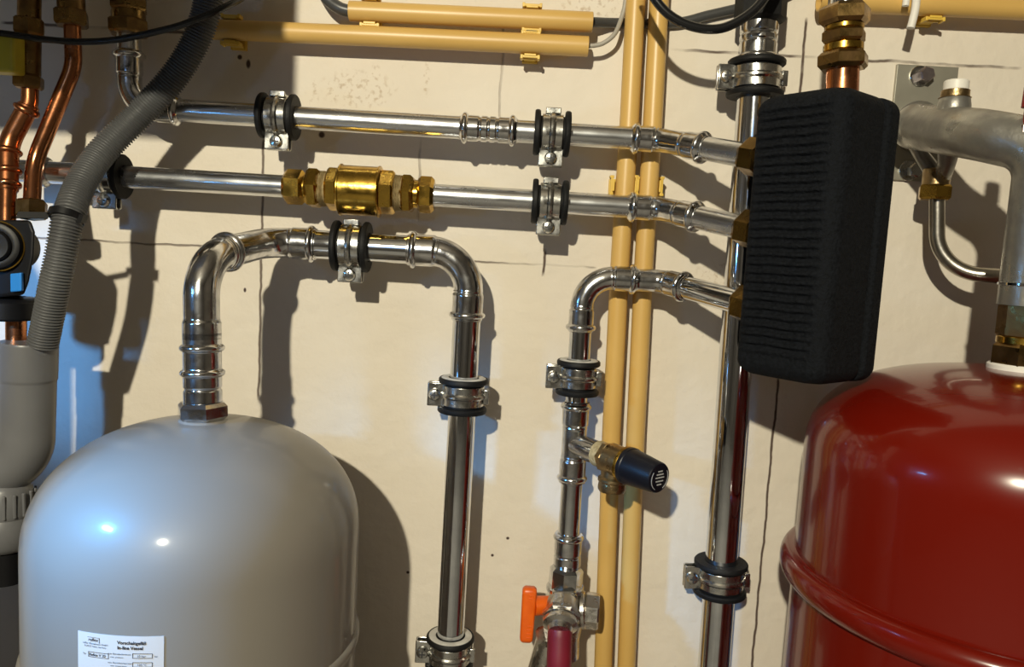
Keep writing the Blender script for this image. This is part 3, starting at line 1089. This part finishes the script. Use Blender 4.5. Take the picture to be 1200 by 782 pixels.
# brass union above the neck: part of the wall bracket assembly
tk = thing('tank_bracket', 'grey cast-metal tank connection arm bending down to the red tank neck', 'wall bracket', P(1075, 148, .03))
zo = orr.z
def oz(y):
    return P(1194, y, .187).z
mb = MB()
mb.prism(V((orr.x, orr.y, oz(434))), V((orr.x, orr.y, oz(402))), .0225, 6, .003, 0.4)
part('union_nut', mb, DARKBRASS, tk, 30)
mb = MB()
mb.prism(V((orr.x, orr.y, oz(404))), V((orr.x, orr.y, oz(394))), .0190, 32, .001)
part('brass_ring', mb, BRASS, tk, 30)
mb = MB()
mb.prism(V((orr.x, orr.y, oz(396))), V((orr.x, orr.y, oz(350))), .0200, 8, .002, 0.3)
part('hex_end', mb, DARKBRASS, tk, 30)
pk = Path([P(1054, 146, .040), P(1078, 149, .060), P(1150, 158, .150), V((orr.x, orr.y, oz(172))), V((orr.x, orr.y, oz(358)))], [0.03, 0.06, 0.055])
Lk_ = pk.L
def castr(s):
    t = s / Lk_
    r = 0.0215
    if s < .016:
        r = 0.0215 * math.sqrt(max(0.02, 1 - ((.016 - s) / .016) ** 2))
    return r
part('cast_arm', pk.tube(0, Lk_, castr, 36, 0.002), CAST, tk, 60)
s_ = pk.s(1195, 333)
mb = MB()
mb.lathe(pk.pos(s_), -Z, [(-.002, .0205), (-.001, .0226), (.001, .0226), (.002, .0205)], 36, cap=False)
part('arm_ring', mb, CHROME, tk, 40)
# chrome nipple, green seal and white plug on the arm
q0 = P(1116, 141, .105)
mb = MB()
mb.lathe(q0, Z, [(0, .0150), (.012, .0140), (.019, .0128), (.020, .0120)], 32)
nip = part('plug_boss', mb, CAST, tk, 40)
mb = MB()
mb.lathe(q0 + Z * .019, Z, [(0, .0120), (.0006, .0135), (.0012, .0120), (.007, .0118)], 32)
part('plug_seal', mb, BRONZE, nip, 40)
mb = MB()
mb.prism(q0 + Z * .0255, q0 + Z * .035, .0105, 32, .0012)
part('plug', mb, WHITEPL, nip, 40, label='white plastic plug')
# two webs under the arm going down to the brass outlet
mb = MB()
mb.sweep([P(1072, 160, .045), P(1080, 182, .045), P(1094, 202, .052)], [.010, .007, .008], 16)
mb.sweep([P(1112, 172, .085), P(1110, 190, .075), P(1104, 208, .058)], [.010, .008, .008], 16)
part('web', mb, CAST, tk, 50)
q1 = P(1098.5, 198, .055)
mb = MB()
mb.prism(q1, q1 - Z * .018, .0125, 24, .001)
part('outlet_neck', mb, BRONZE, tk, 40)
mb = MB()
mb.prism(q1 - Z * .0155, q1 - Z * .030, .0158, 6, .002, 0.4)
part('outlet_nut', mb, BRASS, tk, 30)
# red vent cap on the arm's right end
q2 = P(1205, 152, .187)
mb = MB()
mb.prism(q2 - Z * .006, q2 + Z * .004, .0075, 6, .001)
vb = part('vent_base', mb, BOLTM, tk, 30)
mb = MB()
mb.lathe(q2 + Z * .003, Z, [(0, .0045), (.014, .0045), (.0145, .0068), (.031, .0064), (.032, .0055)], 24)
part('vent_cap', mb, REDPL, vb, 40, label='small dark red vent cap')

# steel tube leaving the bracket
ps = Path([P(1098.2, 222, .055), P(1098, 318, .055), P(1250, 330, .105)], [0.042])
mb = ps.tube(0, ps.L, .0072, 20, .002)
single('steel_tube', mb, STEELTUBE, 'thin grey steel tube curving from the bracket outlet behind the red tank', 'pipe', ps.pos(0))

# wall plate with two bolts
A_, B_, C_, D_ = P(1046, 77, .0), P(1118, 78.5, .0), P(1110, 212, .0), P(1039, 214, .0)
x0, x1 = (A_.x + D_.x) / 2, (B_.x + C_.x) / 2
z1_, z0_ = (A_.z + B_.z) / 2, (C_.z + D_.z) / 2
tp = thing('mounting_plate', 'flat grey steel mounting plate bolted to the wall behind the cast arm', 'plate', V(((x0 + x1) / 2, 0, z0_)))
mb = MB()
mb.box(V(((x0 + x1) / 2, -.002, (z0_ + z1_) / 2)), X, Y, Z, x1 - x0, .004, z1_ - z0_)
part('plate', mb, PLATE, tp, 0, .0006)
for i, (px, py) in enumerate(((1082, 89), (1069, 200))):
    c = P(px, py, .006)
    mb = MB()
    mb.prism(V((c.x, -.0035, c.z)), V((c.x, -.016, c.z)), .0080, 6, .0012, 0.3)
    bo = part('bolt', mb, BOLTM if i == 0 else ZINC, tp, 30)
    mb = MB()
    mb.prism(V((c.x - .003, -.003, c.z)), V((c.x - .003, -.0062, c.z)), .0105, 28, .0005)
    part('washer', mb, ZINC, bo, 30)
mb = MB()
c = P(1062, 148, .004)
mb.lathe(V((c.x + .012, -.003, c.z)), -Y, [(0, .026), (.004, .026), (.008, .021), (.030, .016)], 32)
part('socket_boss', mb, CAST, tp, 40)

# ------------------------------------------------------------------ drain valve with orange handle and red hose
vz = thing('drain_valve', 'nickel drain valve with an orange T-handle and side cap', 'valve', P(660, 705, .055))
Q = lambda x, y, d=.055: P(x, y, d)
mb = MB()
mb.prism(Q(664.3, 664), Q(662, 690), .0175, 8, .003, .2)
mb.prism(Q(662.3, 686), Q(662, 692), .0195, 28, .001)
part('hex_end', mb, FITTING, vz, 30)
mb = MB()
mb.lathe(Q(662, 688), (Q(660, 770) - Q(662, 688)), [(0, .013), (.006, .0165), (.012, .0205), (.022, .0225), (.034, .0215), (.046, .018), (.055, .0165), (.075, .0165)], 32)
vbd = part('valve_body', mb, NICKEL, vz, 45)
mb = MB()
c = Q(661, 697, .072)
mb.box(c, X, Y, Z, .024, .010, .010)
mb.box(c + X * .006 - Y * .004, X, Y, Z, .014, .006, .006)
part('lock_lug', mb, ZINC, vbd, 0, .0025)
# orange handle: stem and bar
ob = Q(650, 709, .062)
oe = Q(631, 710, .066)
ax = (oe - ob).normalized()
mb = MB()
mb.lathe(ob + ax * -.004, ax, [(0, .0088), (.014, .0094), (.026, .0100), (.026, .0070)], 24)
stem = part('handle', mb, ORANGE, vz, 40, label='orange plastic T-handle')
bt, bbm = Q(621, 688, .068), Q(616.5, 752, .074)
dirb = (bbm - bt).normalized()
mb = MB()
sd = X
nr = dirb.cross(X).normalized()
L = (bbm - bt).length
prev = None
rows = []
M = 26
for k in range(M + 1):
    t = k / M
    w_ = .0122 * (1.0 - .12 * t)
    th_ = .0105
    e = min(t, 1 - t) * L
    rr = .0045
    if e < rr:
        f = math.sqrt(max(0.0, 1 - ((rr - e) / rr) ** 2))
        w_ *= 0.70 + .30 * f
        th_ *= 0.60 + .40 * f
    c = bt + dirb * (L * t)
    ids = []
    for j in range(20):
        a = 2 * math.pi * j / 20
        ca, sa = math.cos(a), math.sin(a)
        sx_ = math.copysign(abs(ca) ** .45, ca) * w_ * .62
        sy_ = math.copysign(abs(sa) ** .45, sa) * th_ * .62
        ids.append(len(mb.v))
        mb.v.append(c + sd * sx_ + nr * sy_)
    if prev:
        mb.bridge(prev, ids)
    else:
        mb.f.append(tuple(reversed(ids)))
    prev = ids
mb.f.append(tuple(prev))
hb = part('grip_bar', mb, ORANGE, stem, 50)
side = nr if nr.y < 0 else -nr
for t in (.12, .18, .68, .75, .82, .89):
    mb = MB()
    mb.box(bt + dirb * (L * t) + side * .0064 + X * .0018, X, dirb, side, .0046, .0014, .0014)
    part('grip_rib', mb, ORANGE, stem, 0, .0004)
mb = MB()
mb.prism(Q(655, 708.5, .061), Q(648, 709, .062), .0115, 6, .0015, .2)
part('pivot_nut', mb, ZINC, vz, 30)
# side cap (hose cap) at the right
ca0, ca1 = Q(675, 714, .058), Q(702, 716, .062)
mb = MB()
mb.prism(Q(668, 714, .057), Q(682, 715, .059), .0130, 28, .001)
mb.prism(Q(680, 715, .059), Q(687, 715, .060), .0190, 32, .0015)
part('side_neck', mb, NICKEL, vz, 30)
mb = MB()
mb.prism(Q(685, 715, .060), Q(702, 717, .062), .0185, 8, .0015, .2)
part('side_cap', mb, NICKEL, vz, 30)
# outlet spout toward viewer / down with hose nipple
s0_, s1_ = Q(659, 705, .075), Q(656, 742, .105)
ns = (s1_ - s0_)
mb = MB()
mb.lathe(s0_, ns, [(0, .0150), (.012, .0165), (.020, .0160), (.022, .0175), (.027, .0175), (.029, .0125), (ns.length, .0116)], 32)
part('hose_nipple', mb, NICKEL, vz, 40)
nd = ns.normalized()
mb = MB()
mb.prism(s0_ + nd * .010, s0_ + nd * .019, .0188, 6, .0025, .5)
mb2 = MB()
mb2.prism(s0_ + nd * .0195, s0_ + nd * .0215, .0182, 32, .0006)
part('outlet_nut', mb, NICKEL, vz, 30)
part('outlet_ring', mb2, ZINC, vz, 30)
mb = MB()
mb.prism(Q(642, 733, .075), Q(647, 756, .085), .0135, 6, .003, .3)
part('wing_nut', mb, NICKEL, vz, 30)
ph = Path([Q(656.5, 737, .102), Q(655, 782, .112), Q(653, 900, .10)], [.05])
mb = MB()
ss = [ph.L * k / 40 for k in range(41)]
mb.sweep([ph.pos(q) for q in ss], [.0122 if k else .0115 for k in range(41)], 28)
single('hose', mb, REDHOSE, 'dark red rubber hose hanging down from the drain valve', 'hose', ph.pos(0))
pg = Path([Q(645, 752, .07), Q(634, 790, .07), Q(634, 900, .07)], [.04])
mb = pg.tube(0, pg.L, .0150, 24, .004)
part('lower_pipe', mb, NICKEL, vz, 40)

# ------------------------------------------------------------------ left cluster
# corrugated hose
hp = smooth_path([(248, -45, .084), (245, -5, .084), (236, 32, .084), (220, 66, .084), (196, 100, .084), (160, 138, .086), (120, 178, .100), (95, 215, .120), (80, 255, .140), (69, 310, .146), (59, 360, .143), (50, 405, .138)], 20)
cs = [0]
for a, b in zip(hp, hp[1:]):
    cs.append(cs[-1] + (b - a).length)
class PL(Path):
    def __init__(self, poly):
        self.poly = poly
        s = [0.0]
        for a, b in zip(poly, poly[1:]):
            s.append(s[-1] + (b - a).length)
        self.cs, self.L = s, s[-1]
ph = PL(hp)
pitch = .0027
def corr(s):
    return .0120 + .0009 * max(-1, min(1, 1.6 * math.sin(2 * math.pi * s / pitch)))
mb = ph.tube(0, ph.L, corr, 28, pitch / 6)
single('corrugated_hose', mb, HOSEPL, 'grey corrugated drain hose curving down into the grey plastic pipe', 'hose', hp[0], smooth=60)
# cable tie round the hose and the pump
mb = MB()
c = P(78, 254, .1395)
tt = (P(77, 262, .1415) - P(82.5, 246, .136)).normalized()
uu = (X - tt * X.dot(tt)).normalized()
mb.arc_band(c, tt, uu, .0136, .0148, .006, 0, 2 * math.pi, 40)
strap_end = P(20, 252, .156)
d_ = (strap_end - (c - X * .012 - Y * .006))
st_c = (strap_end + c - X * .012 - Y * .006) / 2
dx_ = d_.normalized()
mb.box(st_c, dx_, dx_.cross(tt).normalized(), tt, d_.length, .0016, .006)
mb.box(c + uu * .015 - Y * .002, uu, Y, tt, .005, .008, .008)
single('cable_tie', mb, BLACKPL, 'black cable tie strapped round the grey corrugated hose', 'cable tie', c)

# bottle trap: socket pipe, nut, cup
tt_ = thing('drain_trap', 'grey plastic drain trap with ribbed nut left of the grey tank', 'drain pipe', P(8, 650, .12))
DP = .130
pp = Path([(34, 401, DP), (31, 540, DP), (-60, 575, DP)], [.034])
def pvc(s):
    if s < .001:
        return .0233
    if s < .034:
        return .0238
    if s < .036:
        return .0231
    return .0229
mb = pp.tube(0, pp.L, pvc, 40, .0012)
part('socket_pipe', mb, GREYPVC, tt_, 40)
mb = MB()
nc0, nc1 = P(7, 603, DP), P(8, 560, DP)
mb.lathe(nc0, Z, [(0, .0225), (.004, .0235), (.026, .0225), (.029, .0205), (.031, .019)], 40)
nt_ = part('union_nut', mb, GREYPVC, tt_, 40)
mb = MB()
for k in range(18):
    a = 2 * math.pi * k / 18
    d_ = V((math.cos(a), math.sin(a), 0))
    t_ = V((-math.sin(a), math.cos(a), 0))
    mb.box(nc0 + d_ * .0232 + Z * .013, t_, d_, Z, .0026, .0032, .022)
part('nut_rib', mb, GREYPVC, nt_, 0, .0008)
mb = MB()
mb.lathe(nc0, -Z, [(-.001, .0215), (.006, .0240), (.016, .0250), (.026, .0235), (.032, .0190), (.035, .0100)], 40)
part('cup', mb, GREYPVC, tt_, 50)
mb = MB()
mb.lathe(nc0 - Z * .034, -Z, [(0, .016), (.03, .016)], 28)
part('cup_outlet', mb, BLACKPL, tt_, 40)

# grey box at the lower left
A_, B_ = P(-60, 655, .09), P(22.5, 655, .09)
mb = MB()
zt_ = P(15, 655, .09).z
x1b = B_.x
mb.box(V((x1b - .09, -.045, (zt_ + .0) / 2)), X, Y, Z, .18, .088, zt_)
tb_ = thing('cabinet', 'plain grey floor cabinet edge at the lower left beside the grey tank', 'cabinet', V((x1b - .09, -.045, 0)))
part('casing', mb, GREYBOX, tb_, 0, .003)
mb = MB()
mb.box(V((x1b - .09, -.045, zt_ + .003)), X, Y, Z, .184, .092, .006)
part('lid', mb, BLACKPL, tb_, 0, .001)

# copper pipes
p1 = Path([(82, -40, .080), (86.5, 78, .080), (40, 190, .085), (37, 243, .102)], [.05, .05])
c1 = thing('copper_pipe', 'copper pipe bending left in front of wall, its brass nut by the hose', 'pipe', p1.pos(p1.L))
part('pipe', p1.tube(0, p1.L, .0074, 24, .002), COPPER, c1)
hexnut(P(37, 256, .104), P(37.5, 235, .101), .0135, c1, DARKBRASS, 'compression_nut', 6, .4, .002)
hexnut(P(84, 31, .080), P(83, 12, .080), .0155, c1, DARKBRASS, 'hex_nut', 6, .4, .002)
hexnut(P(84, 14, .080), P(82, -20, .080), .0120, c1, DARKBRASS, 'hex_nut', 24, .4, .001)
mb = MB()
mb.sweep([P(30, 252, .125), P(20, 262, .13), P(16, 275, .13)], [.012, .013, .013], 20)

p2 = Path([(36, 60, .088), (35, 122, .088), (10, 168, .090), (7, 330, .125)], [.022, .035])
c2 = thing('copper_pipe', 'leftmost copper pipe with press rings, under the yellow gas tap', 'pipe', p2.pos(p2.L))
part('pipe', p2.tube(0, p2.L, .0073, 24, .0015), COPPER, c2)
s0, s1 = p2.s(34, 122), p2.s(7.5, 225)
fitting(p2, s0, s1, .0073, c2, (s0 + .006, p2.s(10.5, 178), p2.s(8.5, 201), p2.s(8, 217)), (), body=None, m=COPPER)
# brass gas valve with a yellow block
gv = thing('gas_valve', 'dark brass tap with a yellow square handle in the top left corner', 'valve', P(34, 100, .088))
def gsec(y0, y1, hp, n, m, name, ph=.3):
    mb = MB()
    f = lambda y: P(34.5 - y * .012, y, .088)
    mb.prism(f(y1), f(y0), hp * mpp(.088), n, .002, ph)
    part(name, mb, m, gv, 30)
gsec(88, 104, 16, 6, DARKBRASS, 'hex_nut')
gsec(38, 90, 12.5, 28, DARKBRASS, 'valve_body')
gsec(22, 42, 17, 6, DARKBRASS, 'hex_nut', .5)
gsec(-40, 24, 12, 28, DARKBRASS, 'threaded_neck')
mb = MB()
c = P(6, 64, .108)
mb.box(c, X, Y, Z, .027, .018, .034)
yb = part('handle', mb, YELLOWPAINT, gv, 0, .003, label='yellow painted square handle')
mb = MB()
mb.box(c - Y * .0094 + X * -.004, X, Y, Z, .005, .0012, .006)
part('handle_mark', mb, INK, yb, 0)
mb = MB()
mb.sweep([P(30, 64, .088), P(10, 64, .104)], .006, 16)
part('spindle', mb, DARKBRASS, gv, 30)

# brass compression fitting at the pipe top (boiler connection)
bf = thing('brass_union', 'shadowed brass union above the left end of the upper chrome pipe', 'pipe fitting', P(150, 40, .05))
for y0, y1, hp, n in ((24, 41, 23, 6), (12, 26, 18, 28), (-6, 14, 21, 6), (-40, -4, 17, 28)):
    mb = MB()
    mb.prism(P(151, y1, .05), P(150.3, y0, .05), hp * mpp(.05), n, .002, .4)
    part('hex_nut' if n == 6 else 'threaded_neck', mb, DARKBRASS, bf, 30)

# pump: motor head, body, union
pm = thing('circulation_pump', 'black circulation pump with a round head at the left edge', 'pump', P(8, 372, .13))
pc0 = P(2, 289, .145)
fw = (CAM - pc0)
fw = V((0.25, -1, 0.05)).normalized()
mb = MB()
mb.lathe(pc0, fw, [(-.03, .021), (.012, .021), (.016, .0195), (.017, .0165), (.0165, .0140), (.019, .0135), (.0205, .0120), (.0200, .0055), (.023, .0050), (.024, .0035)], 40)
part('motor_head', mb, BLACKPL, pm, 35)
mb = MB()
mb.lathe(pc0 + fw * .0095, fw, [(0, .0210), (.0005, .0219), (.0015, .0219), (.002, .0210)], 40, cap=False)
part('trim_ring', mb, BRASS, pm, 40)
mb = MB()
mb.lathe(pc0 + fw * .0235, fw, [(0, .0028), (.0012, .0028), (.0016, .0018)], 20)
part('vent_screw', mb, ZINC, pm, 40)
mb = MB()
pf = [(-14, 258), (36, 258), (41, 272), (40, 300), (34, 330), (28, 346), (-14, 350)]
mb.prism_poly([P(x, y, .150) for x, y in pf], [P(x, y, .095) + V((0, 0, 0)) for x, y in pf])
part('pump_body', mb, BLACKPL, pm, 0, .003)
mb = MB()
f0, f1 = P(9, 374, .125), P(9, 350, .125)
mb.lathe(f0, Z, [(0, .0245), (.002, .0262), (.016, .0262), (.018, .0245), (.020, .021)], 40)
part('union_nut', mb, BLACKPL, pm, 40)
mb = MB()
mb.box(P(20, 331, .153), (X + Z * .15).normalized(), Y, Z, .010, .004, .016)
part('blue_lit_tab', mb, BLUELIT, pm, 0, .001, label='small pump tab, blue light painted on')
mb = MB()
mb.sweep([P(19, 374, .122), P(19, 425, .122)], .0085, 24)
part('copper_stub', mb, COPPER, pm, 40, label='copper pipe end below the pump')

# unseen pipe added left of the frame: its shade closes the lit gap beside the trap
wq = P(52, 420, 0)
dd_ = .38
qx = wq.x + (LAMP.x - wq.x) * (dd_ / -LAMP.y)
mb = MB()
mb.sweep([V((qx, -dd_, 0.0)), V((qx, -dd_, 1.085)), V((qx - .03, -dd_, 1.16)), V((qx - .3, -dd_, 1.17))], .025, 32)
single('shade_pipe', mb, GREYPVC, 'unseen grey pipe added at the far left for its shade', 'pipe', V((qx, -dd_, 0)))

# wall-hung boiler just above the frame whose shade falls on the upper left of the wall
DB, DI = 0.34, 0.20
w1 = P(347, 100, 0)
w2 = P(200, 165, 0)
tq = DB / -LAMP.y
bx1 = w1.x + (LAMP.x - w1.x) * tq
bz0 = w2.z + (LAMP.z - w2.z) * tq
bl = thing('wall_boiler', 'pale boiler hung on a frame above the top left pipes', 'boiler', V((bx1 - .30, -DI, bz0)))
mb = MB()
mb.box(V((bx1 - .30, -(DB + DI) / 2, bz0 + .33)), X, Y, Z, .60, DB - DI, .66)
part('casing', mb, BLACKSTEEL, bl, 0, .004)
for xx in (bx1 - .48, bx1 - .12):
    mb = MB()
    mb.box(V((xx, -DI / 2 - .001, bz0 + .45)), X, Y, Z, .03, DI - .002, .30)
    part('hanging_frame', mb, BLACKSTEEL, bl, 0, .002)

# ------------------------------------------------------------------ window added unseen behind the camera for its blue ambient glow
WX, WZ = -0.62, 1.62
mb = MB()
mb.box(V((WX, RY0 + .012, WZ)), X, Y, Z, .62, .02, .36)
em, nt, b = nodes('added blue window glow')
b.inputs['Base Color'].default_value = (0.05, 0.1, 0.2, 1)
b.inputs['Emission Color'].default_value = (0.12, 0.42, 1.0, 1)
b.inputs['Emission Strength'].default_value = 1.5
win = struct('window_added_1', mb, em)
for (cx_, cz_, sx_, sz_) in ((WX, WZ + .2, .72, .05), (WX, WZ - .2, .72, .05), (WX - .335, WZ, .05, .36), (WX + .335, WZ, .05, .36)):
    mb = MB()
    mb.box(V((cx_, RY0 + .02, cz_)), X, Y, Z, sx_, .045, sz_)
    fo = link('added_window_frame', mb, WHITEPL, V((0, 0, 0)), 0)
    fo.parent = win
# ceiling lamp
tl = thing('ceiling_lamp', 'ceiling bulb holder behind the viewer', 'lamp', V((LAMP.x, LAMP.y, RZ1)))
mb = MB()
mb.lathe(V((LAMP.x, LAMP.y, RZ1)), -Z, [(0, .05), (.02, .05), (.03, .025), (.10, .022)], 32)
part('lamp_holder', mb, WHITEPL, tl, 40)

# ------------------------------------------------------------------ lights
ld = bpy.data.lights.new('bulb', 'POINT')
ld.energy = 150
ld.color = (0.93, 0.86, 0.655)
ld.shadow_soft_size = 0.022
lo = bpy.data.objects.new('bulb', ld)
lo.location = LAMP
COL.objects.link(lo)

# small blue work lamp left of the frame: it tints the left wall and tank and shows in both tanks
BL = V((-0.535, -0.515, 1.07))
BDIR = V((0.42, 0.86, -0.18)).normalized()
tw = thing('indicator_lamp', 'small blue lamp on a bracket left of the pump', 'lamp', BL - BDIR * .02)
mb = MB()
mb.lathe(BL - BDIR * .002, -BDIR, [(0, .030), (.012, .030), (.020, .020), (.05, .012)], 32)
part('lamp_housing', mb, BLACKPL, tw, 40)
em2, nt2, b2 = nodes('blue lamp lens')
b2.inputs['Base Color'].default_value = (0.02, 0.05, 0.1, 1)
b2.inputs['Emission Color'].default_value = (0.12, 0.45, 1.0, 1)
b2.inputs['Emission Strength'].default_value = 60.0
ldir = V((.72, .45, -.30)).normalized()
lu = V((0, 0, 1)).cross(ldir).normalized()
lw = ldir.cross(lu)
mb = MB()
mb.box(BL + BDIR * .0005 + ldir * .012, lu, lw, ldir, .070, .020, .006)
part('lens', mb, em2, tw, 0, .002, label='glowing blue lens')
mb = MB()
mb.sweep([BL - BDIR * .045, V((BL.x - .04, BL.y + .02, 1.07)), V((BL.x - .06, BL.y + .1, 1.07)), V((BL.x - .06, -.001, 1.07))], .006, 12)
part('lamp_bracket', mb, BLACKPL, tw, 40)
sd_ = bpy.data.lights.new('blue_lamp', 'AREA')
sd_.shape = 'RECTANGLE'
sd_.size, sd_.size_y = 0.05, 0.018
sd_.energy = 0.46
sd_.color = (0.09, 0.42, 1.0)
sd_.spread = math.radians(52)
so = bpy.data.objects.new('blue_lamp', sd_)
so.location = BL + ldir * .016 - lw * .026
so.rotation_euler = V((.27, .235, -.22)).to_track_quat('-Z', 'Y').to_euler()
COL.objects.link(so)

sp_ = bpy.data.lights.new('blue_lamp_beam', 'SPOT')
sp_.energy = 9.0
sp_.color = (0.10, 0.40, 1.0)
sp_.spot_size = math.radians(38)
sp_.spot_blend = 0.85
sp_.shadow_soft_size = 0.012
so2 = bpy.data.objects.new('blue_lamp_beam', sp_)
so2.location = BL + BDIR * .032
so2.rotation_euler = (P(72, 385, 0) - BL).to_track_quat('-Z', 'Y').to_euler()
COL.objects.link(so2)

wd = bpy.data.worlds.new('World')
SC.world = wd
wd.use_nodes = True
wd.node_tree.nodes['Background'].inputs[0].default_value = (0.5, 0.45, 0.45, 1)
wd.node_tree.nodes['Background'].inputs[1].default_value = 0.15

# ------------------------------------------------------------------ camera
cd = bpy.data.cameras.new('camera')
cd.sensor_width = 36
cd.sensor_fit = 'HORIZONTAL'
cd.lens = 36 * F / W
cd.clip_start = 0.01
co = bpy.data.objects.new('camera', cd)
M3 = Matrix((RT, UP, -FWD)).transposed()
co.matrix_world = Matrix.Translation(CAM) @ M3.to_4x4()
COL.objects.link(co)
SC.camera = co
SC.view_settings.view_transform = 'Standard'
SC.view_settings.look = 'None'
SC.view_settings.gamma = 1
SC.view_settings.use_curve_mapping = False
SC.view_settings.exposure = 0.0
